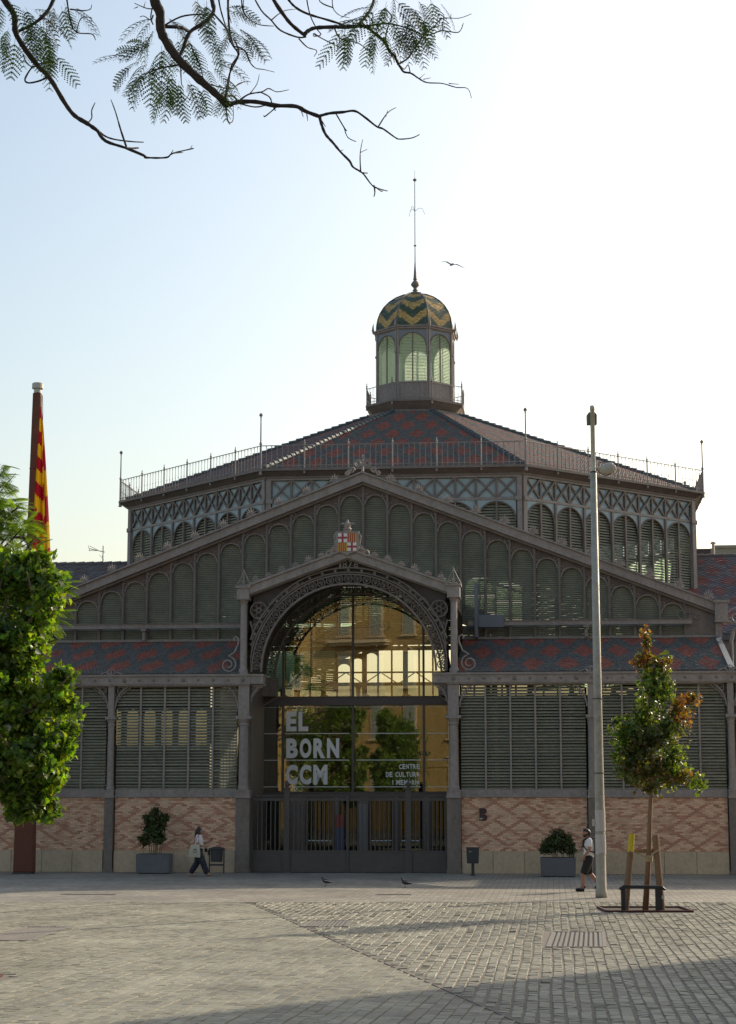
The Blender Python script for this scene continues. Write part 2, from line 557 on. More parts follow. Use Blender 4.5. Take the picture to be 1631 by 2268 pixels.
seamm = mat('seam steel', (0.135, 0.122, 0.105), 0.7, 0, 0.3, 2.0)
steel_dk = mat('dark steel', (0.07, 0.062, 0.055), 0.6, 0.3, 0.3, 3.0)
rust = mat('weathering steel', (0.17, 0.055, 0.028), 0.8, 0.0, 0.35, 1.6, 0.25, 40, c2=(0.10, 0.035, 0.022), streak=0.3)
rust_dk = mat('dark weathering steel', (0.085, 0.03, 0.026), 0.8, 0, 0.3, 3.0)
s = MB(); s.bar((seamX(13.5), 13.5, -0.010), (seamX(46.9), 46.9, -0.010), 0.022, 0.016)
s.build('paving_seam', seamm, plaza)
# the straight edge between the near paving and the strip along the hall
s = MB()
e = [gnd(x, y) for x, y in ((-40, 2024), (255, 2004), (509, 1998), (560, 2001))]
for a, b_ in zip(e[:-1], e[1:]):
    s.bar((a[0], a[1], 0.0), (b_[0], b_[1], 0.0), 0.05, 0.006)
s.build('paving_edge', steel_dk, plaza)

gratem = mat('cast iron grate', (0.24, 0.22, 0.195), 0.55, 0.2, 0.25, 5.0)
gdark = mat('drain shaft', (0.03, 0.028, 0.026), 0.9)
for (lab, *_), h in zip(GR, HOLES[:3]):
    P = [Vector((*p, 0)) for p in h[4]]
    o = empty('drain_grate', (P[0] + P[1] + P[2] + P[3]) / 4, 0, lab, 'drain grate')
    o0 = o.location.copy()
    P = [p - o0 for p in P]
    def q(a, b_):
        return P[0] * (1 - a) * (1 - b_) + P[1] * a * (1 - b_) + P[2] * a * b_ + P[3] * (1 - a) * b_
    sh = MB(); sh.add([(*p.xy, -0.0095) for p in P], [(0, 1, 2, 3)]); sh.build('shaft', gdark, o)
    fr = MB()
    for i in range(4):
        a, b_ = P[i], P[(i + 1) % 4]
        fr.bar((*a.xy, 0.0), (*b_.xy, 0.0), 0.06, 0.012)
    fr.build('frame', gratem, o)
    n = 10
    for i in range(n + 1):
        t0 = (i + 0.02) / (n + 1); t1 = (i + 0.62) / (n + 1)
        bb = MB()
        z = 0.001
        c4 = [q(t0, .02), q(t1, .02), q(t1, .98), q(t0, .98)]
        bb.add([(*c.xy, -0.009) for c in c4] + [(*c.xy, z) for c in c4], [(4, 5, 6, 7), (0, 1, 5, 4), (1, 2, 6, 5), (2, 3, 7, 6), (3, 0, 4, 7)])
        bb.build('bar', gratem, o)
# flat covers and the corner of a planting bed at the left edge
for lab, cx, cy, w, d in (('thin dark drain slot in the pavement left of the pigeons', *gnd(197, 1981), 0.72, 0.16),
                          ('dark drain slot in the sunlit strip between the two pigeons', *gnd(873, 1981), 0.45, 0.2),):
    o = empty('drain_slot', (cx, cy, 0), -PHI, lab, 'drain')
    MB().box(-w, w, -d, d, -0.001, 0.004).build('cover', steel_dk, o)
    MB().box(-w - .03, w + .03, -d - .03, -d, -0.001, 0.008).build('rim', gratem, o)
o = empty('planting_bed', (-6.72, 27.4, 0), -PHI, 'corner of a rusty steel edged planting bed at the left edge', 'planting bed')
MB().box(-1.3, 1.3, -.45, .45, -.028, -0.006).build('soil', mat('soil', (0.05, 0.035, 0.025), 0.95, 0, .3, 9.0, .5, 40), o)
for a in ((-1.34, 1.34, -.5, -.46), (-1.34, 1.34, .46, .5), (-1.34, -1.30, -.46, .46), (1.30, 1.34, -.46, .46)):
    MB().box(*a, -.028, 0.03).build('edging', rust_dk, o)

# ------------------------------------------------------------------ the market hall
hall = empty('market_hall', (OX, OY, 0), -PHI, 'dark iron and brick market hall with gabled louvred front, octagonal drum and tiled cupola', 'building')
COLU = [-17.93, 17.93, 22.68, -13.18, -8.43, -3.68, 3.68, 8.43, 13.18]
BAYS = [(-17.93, -13.18, 'l'), (13.18, 17.93, 'r'), (17.93, 22.68, 'r'), (-13.18, -8.43, 'l'), (-8.43, -3.68, 'l'), (3.68, 8.43, 'r'), (8.43, 13.18, 'r')]
ZS, ZE = 2.58, 6.52        # brick top, underside of the eaves beam

def brick_col(x, z):
    a = abs(((x / .92) % 1) - .5) * 2
    b = abs(((z / 0.60) % 1) - .5) * 2
    k = a + b + random.gauss(0, .075)
    t = random.random()
    buff = (0.80, 0.545, 0.375); red = (0.55, 0.265, 0.18); tan = (0.68, 0.425, 0.285); dark = (0.45, 0.235, 0.16)
    if .82 < k < 1.18: c = red if t < .75 else (tan if t < .9 else dark)
    elif .34 < k < .54 or 1.46 < k < 1.66: c = tan if t < .7 else (red if t < .85 else buff)
    else: c = buff if t < .8 else tan
    f = 0.86 + 0.26 * random.random()
    return tuple(i * f for i in c)

def louvre_slat_mesh(L, pitch, depth, thick, rise, m):
    mb = MB()
    mb.add([(0, 0, 0), (L, 0, 0), (L, depth, rise), (0, depth, rise), (0, 0, thick), (L, 0, thick), (L, depth, rise + thick), (0, depth, rise + thick)],
           [(0, 3, 2, 1), (4, 5, 6, 7), (0, 1, 5, 4), (1, 2, 6, 5), (2, 3, 7, 6), (3, 0, 4, 7)])
    return mb.mesh('slat', m)

SLATS = []
for i, f in enumerate((1.0, .86, 1.1, .94)):
    SLATS.append(louvre_slat_mesh(4.35, 0.105, 0.085, 0.016, 0.064, mat('louvre slat paint %d' % i, (.285 * f, .27 * f, .20 * f), .6, 0, .3, 1.3 + .2 * i)))
PIT_S = 0.1045
riv = MB(); riv.M = Matrix.Rotation(R(90), 4, 'X'); riv.lathe([(.06, 0), (.06, .015), (.035, .03), (.012, .045)], 8)
RIV = riv.mesh('rosette', iron_dk)
for u0, u1, _s in BAYS:
    a, b_ = u0 + .19, u1 - .19
    if u1 == -3.68: b_ = u1 - .25
    if u0 == 3.68: a = u0 + .25
    w = MB().box(a, b_, 0.02, 0.32, 0.0, ZS).build('brick_wall', mortar, hall)
    n = 4; L = (b_ - a) / n
    for i in range(n):
        MB().box(a + i * L + .006, a + (i + 1) * L - .006, -0.10, 0.018, 0.0, 0.74 + random.uniform(-.003, .003)).build('plinth_stone', stonem, w, bevel=0.012)
    bk = MB()
    z = 0.765; row = 0
    while z < ZS - 0.05:
        x = a - (0.095 if row % 2 else 0.0)
        while x < b_:
            x0 = max(a, x); x1 = min(b_, x + 0.182)
            if x1 - x0 > 0.03:
                d = random.uniform(-.004, .004)
                c = brick_col((x0 + x1) / 2, z)
                bk.add([(x0, 0.02, z), (x1, 0.02, z), (x1, 0.02, z + .05), (x0, 0.02, z + .05), (x0 + .003, d, z + .003), (x1 - .003, d, z + .003), (x1 - .003, d, z + .047), (x0 + .003, d, z + .047)],
                       [(4, 5, 6, 7), (0, 1, 5, 4), (1, 2, 6, 5), (2, 3, 7, 6), (3, 0, 4, 7)], c)
            x += 0.19
        z += 0.0605; row += 1
    bk.build('bricks', brickm, w, kind='stuff')
    fr = MB()
    fr.box(a, b_, -.07, .2, ZS, ZS + .05); fr.box(a, b_, -.04, .2, ZS + .05, ZS + .13); fr.box(a, b_, -.02, .12, ZS + .13, ZS + .27)
    fr.box(a, b_, -.03, .16, ZE - .09, ZE)
    f = fr.build('louvre_bay', iron, hall)
    nsl = int((ZE - .1 - (ZS + .27)) / PIT_S)
    for k in range(nsl):
        obj('slat', random.choice(SLATS), f, (a + .004, .02 + random.uniform(-.003, .003), ZS + .275 + k * PIT_S), (random.gauss(0, .02 if random.random() < .9 else .09), random.gauss(0, .0009), 0), ((b_ - a - .008) / 4.35, 1, 1))
    n = 5; L = (b_ - a) / n
    for i in range(1, n):
        MB().box(a + i * L - .032, a + i * L + .032, -.035, .015, ZS + .13, ZE - .09).build('mullion', iron, f)

# columns: narrow between the bays, broad piers beside the entrance
def bracket(mb, sx, x0, zt, r, y0, y1):
    """quarter-arch bracket with a ring, at x0 growing towards sx, top at zt"""
    yc = (y0 + y1) / 2
    pts = [(x0 + sx * (r - r * math.cos(t)), yc, zt - r * 1.15 + r * 1.15 * math.sin(t)) for t in [i * pi / 2 / 10 for i in range(11)]]
    mb.tube(pts, .03, 5)
    mb.ring(x0 + sx * r * .27, yc, zt - r * .27, r * .17, .018, n=14, k=4)
    mb.ring(x0 + sx * r * .14, yc, zt - r * .62, r * .10, .014, n=12, k=4)
    mb.ring(x0 + sx * r * .62, yc, zt - r * .13, r * .08, .014, n=12, k=4)
    mb.tube([(x0 + sx * r * .08, yc, zt - r * .85), (x0 + sx * r * .3, yc, zt - r * .5), (x0 + sx * r * .85, yc, zt - r * .06)], .014, 4)
    mb.box(min(x0, x0 + sx * r), max(x0, x0 + sx * r), y0 + .05, y1 - .05, zt - .035, zt)
for u in COLU:
    pier = abs(abs(u) - 3.68) < .01
    w = .24 if pier else .155
    m = MB()
    m.box(u - w, u + w, -.16, .45 if not pier else .5, 0, ZS - .02)
    m.box(u - w - .03, u + w + .03, -.19, .3, 0, .12)
    m.build('pilaster', iron_dk, hall, bevel=.01)
    m = MB()
    m.box(u - w - .02, u + w + .02, -.2, .3, ZS - .02, ZS + .06); m.box(u - w, u + w, -.17, .3, ZS + .06, ZS + .20); m.box(u - w - .02, u + w + .02, -.19, .3, ZS + .20, ZS + .25)
    r = .175 if pier else .125
    m.lathe([(r * 1.15, ZS + .25), (r * 1.15, ZS + .34), (r, ZS + .40), (r * .9, 5.05), (r * 1.05, 5.1), (r * .92, 5.16), (r * 1.3, 5.30)], 12, (u, -.02, 0))
    m.box(u - w - .03, u + w + .03, -.22, .2, 5.30, 5.40); m.box(u - w + .05, u + w - .05, -.14, .15, 5.40, ZE)
    for sx in (-1, 1):
        if pier and sx * u < 0:
            bracket(m, sx, u + sx * w, 6.5, .52, -.12, .1)
        else:
            bracket(m, sx, u + sx * (w - .02), ZE - .01, .72, -.1, .0)
    m.build('column', iron, hall, smooth=False)
    if pier:
        MB().box(u - .18 if u > 0 else u - .02, u + .02 if u > 0 else u + .18, .5, 3.42, 0, 6.5).build('reveal', iron_dk, hall)

# eaves beam with rosettes, one length each side of the porch
for sg in (-1, 1):
    a, b_ = (3.45, 22.9) if sg > 0 else (-18.2, -3.45)
    m = MB()
    m.box(a, b_, -.24, .25, ZE, ZE + .28); m.box(a - .001, b_ + .001, -.30, .25, ZE + .28, ZE + .32); m.box(a, b_, -.27, .2, ZE + .32, ZE + .35); m.box(a, b_, -.2, .1, ZE - .05, ZE)
    bm = m.build('eaves_beam', iron, hall)
    x = 3.7; i = 0
    while x < 13.4:
        s_ = 1.3 if i % 4 == 0 else .85
        obj('rosette', RIV, bm, (sg * x, -.24, ZE + .14), None, (s_, s_, s_)); x += .53; i += 1
    # crest ornaments over each column
    for u in (8.43, 13.18):
        m = MB()
        for q in (-1, 0, 1):
            m.tube([(sg * u + q * .05, -.2, ZE + .35), (sg * u + q * .18, -.2, ZE + .43), (sg * u + q * .12, -.2, ZE + .52 - .07 * abs(q))], [.03, .025, .012], 5)
        m.tube([(sg * u - .4, -.2, ZE + .37), (sg * u - .2, -.2, ZE + .43), (sg * u, -.2, ZE + .56), (sg * u + .2, -.2, ZE + .43), (sg * u + .4, -.2, ZE + .37)], .02, 5)
        m.build('crest', iron, bm)

# low lead roof over the corner bays, behind the eaves
for a, b_ in ((13.45, 22.9), (-18.2, -13.45)):
    MB().box(a, b_, -.1, 19.5, 6.86, 6.98).build('corner_roof', iron_soffit, hall)
# glazed tiles: a template lying on its slope, x across, y up the slope
def tile_tpl(w, l):
    vs = []; n = 4
    for j, (yy, zz) in enumerate(((0.0, 0.030), (l * 1.12, 0.006))):
        for i in range(n + 1):
            t = i / n
            vs.append(((t - .5) * w, yy, zz + 0.020 * math.sin(pi * t) * (1.0 if j == 0 else .8)))
    vs += [((i / n - .5) * w, 0.0, 0.0) for i in (0, n)]
    fs = [(i, i + 1, n + 2 + i, n + 1 + i) for i in range(n)] + [(2 * n + 2, 2 * n + 3, 4, 3, 2, 1, 0)]
    return vs, fs
GREY = (0.098, 0.094, 0.082); RED = (0.25, 0.072, 0.042)
def tint(c, s=.22):
    f = 1 + random.uniform(-s, s); return tuple(max(0, i * f + random.uniform(-.006, .006)) for i in c)
def tile_slope(name, p0, ux, uy, halfw, length, w, l, colour, parent, M=None):
    """rows of tiles from the eaves point p0: ux across, uy up the slope; halfw(y) -> (lo, hi)"""
    ux = Vector(ux).normalized(); uy = Vector(uy).normalized(); nz = ux.cross(uy)
    tv, tf = tile_tpl(w, l)
    rot = np.array([[ux[i], uy[i], nz[i]] for i in range(3)])
    P = []; C = []
    y = 0; r = 0
    while y < length - .02:
        lo, hi = halfw(y)
        n0, n1 = math.ceil(lo / w - .5 - .5 * (r % 2)), math.floor(hi / w - .5 - .5 * (r % 2))
        for k in range(n0, n1 + 1):
            x = (k + .5 + .5 * (r % 2)) * w
            p = Vector(p0) + ux * (x + random.gauss(0, .004)) + uy * y + nz * random.gauss(0, .003)
            P.append(p); C.append(tint(colour(x, y, r, k)))
        y += l; r += 1
    N = len(P)
    rots = np.repeat(rot[None], N, 0)
    jit = rng.normal(0, .02, (N, 3))
    J = np.zeros((N, 3, 3)); J[:, 0, 0] = J[:, 1, 1] = J[:, 2, 2] = 1
    J[:, 0, 2] = jit[:, 0]; J[:, 2, 0] = -jit[:, 0]; J[:, 1, 2] = jit[:, 1]; J[:, 2, 1] = -jit[:, 1]
    return cloud(name, tv, tf, np.array(P), np.einsum('nij,njk->nik', rots, J), np.ones(N), C, tilem, parent, 'stuff', smooth=False)

BZ0, BZ1, BV0, BV1 = 6.90, 8.42, -.16, 5.0
bl = math.hypot(BZ1 - BZ0, BV1 - BV0)
def lozenges(x, y, skew=0.0, off=0.0):
    """red lozenges 1.22 m apart, long up the slope so that they look square from the ground"""
    for j in range(0, 8):
        yc = 1.05 + j * 2.05
        xs = x - off - (.61 if j % 2 else 0) - skew * (y - yc)
        xr = (xs + .61) % 1.22 - .61
        if abs(xr) / .42 + abs(y - yc) / 1.12 < 1 and abs(xr) < .36:
            return True
    return False
def band_col(skew, off):
    return lambda x, y, r, k: RED if lozenges(x, y, skew, off) else GREY
for sg in (-1, 1):
    a, b_ = (3.72, 13.2) if sg > 0 else (-13.2, -3.72)
    m = MB(); m.add([(a, BV0, BZ0 - .06), (b_, BV0, BZ0 - .06), (b_, BV1, BZ1 - .06), (a, BV1, BZ1 - .06), (a, BV0, BZ0 - .01), (b_, BV0, BZ0 - .01), (b_, BV1, BZ1 - .01), (a, BV1, BZ1 - .01)],
                    [(0, 3, 2, 1), (4, 5, 6, 7), (0, 1, 5, 4), (1, 2, 6, 5), (2, 3, 7, 6), (3, 0, 4, 7)])
    rf = m.build('aisle_roof', iron_soffit, hall)
    tile_slope('roof_tiles', (0, BV0, BZ0), (1, 0, 0), (0, BV1 - BV0, BZ1 - BZ0), lambda y: (a, b_), bl, .12, .20, band_col(.10 if sg < 0 else 0.0, .35 if sg > 0 else .1), rf)
    m = MB(); m.bar((sg * 13.25, BV0 - .05, BZ0 + .04), (sg * 13.25, BV1, BZ1 + .04), .2, .1)
    m.build('verge', mat('zinc%d' % sg, (.22, .23, .24), .5, .4, .15), rf)

# gable wall behind the porch
GV = 5.1; GT = .388; GZ = 14.86
PU = .93
m = MB(); m.box(-13.3, 13.3, GV + .22, GV + .30, 8.30, 8.42)
gab = m.build('gable_wall', iron_dk, hall)
def rake(mb, u0, u1, ztop, t, th, y0, y1):
    for sg in (-1, 1):
        P = [(sg * u0, ztop - t * u0), (sg * u1, ztop - t * u1), (sg * u1, ztop - t * u1 - th), (sg * u0, ztop - t * u0 - th)]
        if sg < 0: P = P[::-1]
        mb.prism(P, y0, y1)
m = MB(); rake(m, 0, 13.45, GZ, GT, .335, GV - .32, GV + .1); m.build('rake_board', iron, gab)
m = MB(); rake(m, 0, 13.5, GZ + .05, GT, .06, GV - .42, GV + .2); m.build('rake_cap', iron, gab)
m = MB(); rake(m, 0, 13.2, GZ - .335, GT, .10, GV - .16, GV + .15); m.build('rake_soffit', iron_dk, gab)
NP = 13
for sg in (-1, 1):
    for k in range(NP):
        uc = sg * (k + .5) * PU
        zr = GZ - .43 - GT * abs(uc)
        crown = zr - .20
        if k == NP - 1: crown = zr - .16
        rr = PU / 2 - .06
        spring = crown - rr * .95
        sl = MB()
        z = 9.13
        while z < crown + .02:
            sl.add([(uc - PU / 2 + .03, GV + .09, z), (uc + PU / 2 - .03, GV + .09, z), (uc + PU / 2 - .03, GV + .15, z + .061), (uc - PU / 2 + .03, GV + .15, z + .061), (uc - PU / 2 + .03, GV + .09, z + .013), (uc + PU / 2 - .03, GV + .09, z + .013), (uc + PU / 2 - .03, GV + .15, z + .074), (uc - PU / 2 + .03, GV + .15, z + .074)],
                   [(0, 3, 2, 1), (4, 5, 6, 7), (0, 1, 5, 4), (1, 2, 6, 5), (2, 3, 7, 6), (3, 0, 4, 7)])
            z += .0725
        zz = 8.56
        while zz < 8.93:
            sl.add([(uc - PU / 2 + .03, GV + .09, zz), (uc + PU / 2 - .03, GV + .09, zz), (uc + PU / 2 - .03, GV + .15, zz + .061), (uc - PU / 2 + .03, GV + .15, zz + .061), (uc - PU / 2 + .03, GV + .09, zz + .013), (uc + PU / 2 - .03, GV + .09, zz + .013), (uc + PU / 2 - .03, GV + .15, zz + .074), (uc - PU / 2 + .03, GV + .15, zz + .074)],
                   [(0, 3, 2, 1), (4, 5, 6, 7), (0, 1, 5, 4), (1, 2, 6, 5), (2, 3, 7, 6), (3, 0, 4, 7)])
            zz += .0725
        sl.build('louvre_panel', slatm2, gab, kind='stuff')
        # arched head: spandrel plate under the rake, with its moulding
        sd = MB(); n = 10
        xs = [uc - PU / 2 + .02] + [uc - rr * math.cos(pi * i / n) for i in range(n + 1)] + [uc + PU / 2 - .02]
        za = [spring] + [spring + rr * .95 * math.sin(pi * i / n) for i in range(n + 1)] + [spring]
        for i in range(len(xs) - 1):
            t0 = GZ - .40 - GT * abs(xs[i]); t1 = GZ - .40 - GT * abs(xs[i + 1])
            if xs[i + 1] - xs[i] < 1e-6: continue
            sd.prism([(xs[i], za[i]), (xs[i + 1], za[i + 1]), (xs[i + 1], t1), (xs[i], t0)], GV + .03, GV + .06)
        sd.build('arch_head', mat('aged spandrel', (.10, .085, .08), .7, 0, .4, 3.0, .2, 30, c2=(.15, .095, .07)) if 'aged spandrel' not in MATS else MATS['aged spandrel'], gab)
        am = MB()
        am.tube([(uc - rr * math.cos(pi * i / n), GV + .01, spring + rr * .95 * math.sin(pi * i / n)) for i in range(n + 1)], .028, 5)
        for q in (-1, 1):
            am.ring(uc + q * rr * .86, GV + .01, crown - .02, .07, .016, n=10, k=4)
        am.build('arch_moulding', iron, gab)
    for k in range(0 if sg > 0 else 1, NP + 1):
        u = sg * k * PU
        zt = GZ - .42 - GT * abs(u)
        m = MB(); m.box(u - .05, u + .05, GV - .02, GV + .085, 8.54, zt); m.box(u - .02, u + .02, GV - .05, GV - .02, 9.12, zt)
        m.build('gable_mullion', iron_dk, gab)
m = MB()
m.box(-13.35, 13.35, GV - .1, GV + .3, 8.40, 8.46); m.box(-13.3, 13.3, GV - .16, GV + .2, 8.46, 8.51); m.box(-13.3, 13.3, GV - .06, GV + .2, 8.51, 8.55)
m.build('ledge', iron, gab)
for sg in (-1, 1):
    m = MB(); a, b_ = sorted((sg * 4.0, sg * 12.3)); m.box(a, b_, GV - .42, GV - .30, 8.95, 9.11); m.box(a, b_, GV - .46, GV - .26, 9.11, 9.13)
    m.build('service_rail', iron, gab)
    m = MB(); m.box(sg * 8.4 - .1, sg * 8.4 + .1, GV - .4, GV, 8.86, 8.95); m.lathe([(.07, 8.5), (.07, 8.86)], 8, (sg * 8.4, GV - .25, 0)); m.build('rail_stub', iron, gab)
    m = MB(); m.box(sg * 13.4 - .24, sg * 13.4 + .24, GV - .45, GV + .3, 9.05, 9.72); m.box(sg * 13.4 - .3, sg * 13.4 + .3, GV - .5, GV + .3, 9.72, 9.82); m.box(sg * 13.4 - .27, sg * 13.4 + .27, GV - .46, GV + .3, 9.0, 9.05); m.box(sg * 13.3 - .12, sg * 13.3 + .12, GV - .2, GV + .2, 8.4, 9.0)
    m.build('gable_cap', iron, gab)
    m = MB()
    for i in range(4):
        m.ring(sg * (12.55 - .2 * i), GV - .02, 9.22 + .02 * i + .05 * (i % 2), .09 + .02 * i, .018, n=12, k=4)
    m.build('corner_scroll', iron, gab)
    P = [(sg * 12.09, 8.55), (sg * 13.2, 8.55), (sg * 13.2, GZ - .42 - GT * 13.2), (sg * 12.09, GZ - .42 - GT * 12.09)]
    MB().prism(P if sg > 0 else P[::-1], GV + .03, GV + .06).build('corner_plate', iron_dk, gab)
    m = MB(); m.ring(sg * 13.95, GV - .1, 9.25, .30, .03, 20 if sg > 0 else 160, 150 if sg > 0 else 290, 14); m.ring(sg * 13.95, GV - .1, 9.18, .15, .028, n=14); m.ring(sg * 13.72, GV - .1, 9.12, .07, .02, n=12); m.box(*(sorted((sg * 13.6, sg * 14.3))), GV - .15, GV + .1, 8.98, 9.03)
    m.build('side_bracket', iron, gab)
    m = MB(); m.tube([(sg * 14.5, GV - .05, 9.0), (sg * 14.2, GV - .05, 8.85), (sg * 13.85, GV - .05, 8.72), (sg * 13.75, GV - .05, 8.3), (sg * 13.75, GV - .05, 6.9)], .07, 8)
    m.build('downpipe', iron, gab)
# grey cable tray beside the porch
m = MB(); m.box(4.25, 4.38, GV - .5, GV - .2, 8.5, 10.55); m.box(4.40, 5.35, GV - .5, GV - .25, 8.88, 9.35); m.build('cable_duct', mat('grey duct', (.16, .165, .19), .5, 0, .1), gab)
# palmettes along the rakes
pal = MB()
for k in range(-3, 4):
    a = R(90 + k * 24); l = .30 - .03 * abs(k)
    pal.tube([(0, 0, .02), (l * .6 * math.cos(a), -.02, .04 + l * .6 * math.sin(a)), (l * math.cos(a), 0, .05 + l * math.sin(a))], [.018, .03, .008], 5)
pal.tube([(-.2, 0, .03), (0, 0, .07), (.2, 0, .03)], .022, 5)
PAL = pal.mesh('palmette', iron)
for sg in (-1, 1):
    for k in range(1, 13):
        u = sg * (k * 1.08)
        obj('palmette', PAL, gab, (u, GV - .2, GZ + .06 - GT * abs(u)), None, (1, 1, 1.05))
m = MB()
for sg in (-1, 1):
    for (x, z, r) in ((.18, .30, .17), (.42, .05, .12), (.6, -.08, .09)):
        pts = []
        for i in range(22):
            t = i / 21 * 2.1 * 2 * pi * .9; rr = r * (1 - .75 * i / 21)
            pts.append((sg * (x - rr * math.cos(t)), 0, z + rr * math.sin(t)))
        m.tube(pts, .028, 5)
m.tube([(0, 0, 0), (0, 0, .3), (0, 0, .66)], [.06, .05, .015], 6)
m.tube([(-.07, 0, .5), (0, 0, .56), (.07, 0, .5)], .03, 5)
o = m.build('apex_ornament', iron, gab); o.location = (0, GV - .2, GZ + .08)
o['label'] = 'scrolled iron ornament at the peak of the main gable'

# nave roof over the front arm and the two cross arms
roofdk = mat('roof covering', (.13, .11, .105), .75, 0, .25, 1.2)
for sg, va, vb in ((-1, GV, 18.75), (1, GV, 18.75), (-1, 46.85, 60.6), (1, 46.85, 60.6)):
    m = MB()
    m.add([(0, va, GZ - .02), (sg * 13.4, va, GZ - .02 - GT * 13.4), (sg * 13.4, vb, GZ - .02 - GT * 13.4), (0, vb, GZ - .02), (0, va, GZ - .25), (sg * 13.4, va, GZ - .25 - GT * 13.4), (sg * 13.4, vb, GZ - .25 - GT * 13.4), (0, vb, GZ - .25)],
          [(0, 1, 2, 3), (4, 7, 6, 5), (1, 5, 6, 2), (0, 4, 5, 1), (3, 2, 6, 7)])
    m.build('nave_roof', roofdk, hall)
OC = 32.8
dimming = glassmat('smoked glass', (.55, .56, .52), .06)  # grey tint added to dim the bright far windows
RB0 = math.hypot(13.4, GT * 13.4)
def arm_col(x, y, r, k):
    return (0.20, .062, .045) if lozenges(x, y) else (0.115, .095, .095)
def arm_col2(x, y, r, k):
    return (.11, .078, .07) if random.random() < .75 else (.14, .12, .115)
for sg in (-1, 1):
    a, b_ = sorted((sg * 13.45, sg * 44.0))
    m = MB()
    for q in (-1, 1):
        m.add([(a, OC, 15.0), (b_, OC, 15.0), (b_, OC + q * 13.4, 15.0 - GT * 13.4), (a, OC + q * 13.4, 15.0 - GT * 13.4), (a, OC, 14.75), (b_, OC, 14.75), (b_, OC + q * 13.4, 14.75 - GT * 13.4), (a, OC + q * 13.4, 14.75 - GT * 13.4)],
              [(0, 1, 2, 3), (4, 7, 6, 5), (2, 6, 7, 3), (1, 5, 6, 2), (0, 3, 7, 4)])
    rf = m.build('arm_roof', roofdk, hall)
    a2, b2 = sorted((sg * 13.6, sg * 24.0))
    tile_slope('roof_tiles', (0, OC - 13.4, 15.03 - GT * 13.4), (1, 0, 0), (0, 1, GT), lambda y: (a2, b2), RB0, .30, .24, arm_col if sg > 0 else arm_col2, rf)
    m = MB()
    x = a2
    while x < b2 - .1:
        m.tube([(x, OC, 15.04), (x + .5, OC, 15.05)], [.13, .16], 8); x += .5
    m.build('ridge_tiles', tilem if False else roofdk, rf, kind='stuff')
    # arm front wall, set back behind the front arm
    m = MB(); m.box(a, b_, OC - 13.2, OC - 13.0, 0, 9.7); m.build('arm_wall', iron_dk, hall)
    m = MB(); m.box(a, b_, OC + 13.0, OC + 13.2, 0, 5.7); m.box(a, b_, OC + 13.0, OC + 13.2, 7.9, 9.7)
    x = a + .1
    while x < b_:
        m.box(x - .17, x + .17, OC + 13.02, OC + 13.18, 5.7, 7.9)
        for i in range(6):
            t0, t1 = pi * i / 6, pi * (i + 1) / 6
            m.prism([(x + .525 - .36 * math.cos(t0), 7.5 + .36 * math.sin(t0)), (x + .525 - .36 * math.cos(t1), 7.5 + .36 * math.sin(t1)), (x + .525 - .36 * math.cos(t1), 7.9), (x + .525 - .36 * math.cos(t0), 7.9)], OC + 13.04, OC + 13.16)
        x += 1.05
    bw = m.build('arm_back_wall', iron_dk, hall)
    MB().box(a, b_, OC + 13.19, OC + 13.195, 5.6, 8.0).build('dimming_pane', dimming, bw)  # added pane, weakens the sky light coming through the arches

# ------------------------------------------------------------------ inside of the hall: floor, far gable, sides
m = MB(); m.box(-13.1, 13.1, .35, 60.6, -.03, .002); m.build('hall_floor', wood, hall)
m = MB()
for sg in (-1, 1):
    z = 0.0
    m.box(*(sorted((sg * 13.15, sg * 13.3))), .4, 5.2, 0, 6.5)
    m.box(*(sorted((sg * 13.15, sg * 13.3))), 5.2, 19.4, 0, 2.6)
    m.box(*(sorted((sg * 13.15, sg * 13.3))), 46.1, 60.4, 0, 9.6)
    z = 2.7
    while z < 9.6:
        m.add([(sg * 13.25, 5.2, z), (sg * 13.25, 19.4, z), (sg * 13.12, 19.4, z + .13), (sg * 13.12, 5.2, z + .13)], [(0, 1, 2, 3)]); z += .2
m.build('side_louvres', slatm2, hall, kind='stuff')
FV = 60.4
m = MB()
m.box(-13.2, 13.2, FV, FV + .2, 0, 9.35)
for k in range(-14, 15):
    u = k * .93
    zt = 14.6 - GT * abs(u)
    w_ = .17 if k % 3 == 0 else .06
    m.box(u - w_, u + w_, FV - .01, FV + .15, 8.6, zt)
for k in range(28):
    uc = (k - 13.5) * .93; zt = 14.6 - GT * abs(uc)
    for i in range(8):
        t0, t1 = pi * i / 8, pi * (i + 1) / 8
        x0, x1 = uc - .45 * math.cos(t0), uc - .45 * math.cos(t1)
        m.prism([(x0, zt - .75 + .4 * math.sin(t0)), (x1, zt - .75 + .4 * math.sin(t1)), (x1, zt), (x0, zt)], FV + .02, FV + .1)
for i in range(9):
    a = -12.5 + i * 2.79
    m.bar((a, FV + .05, 8.6), (a + 1.4, FV + .05, 9.5), .1, .1); m.bar((a + 2.79, FV + .05, 8.6), (a + 1.4, FV + .05, 9.5), .1, .1)
fg = m.build('far_gable', iron_dk, hall)
MB().box(-13.2, 13.2, FV + .21, FV + .215, 9.3, 10.2).build('dimming_pane', dimming, fg)  # added pane, dims the open strip above the wall
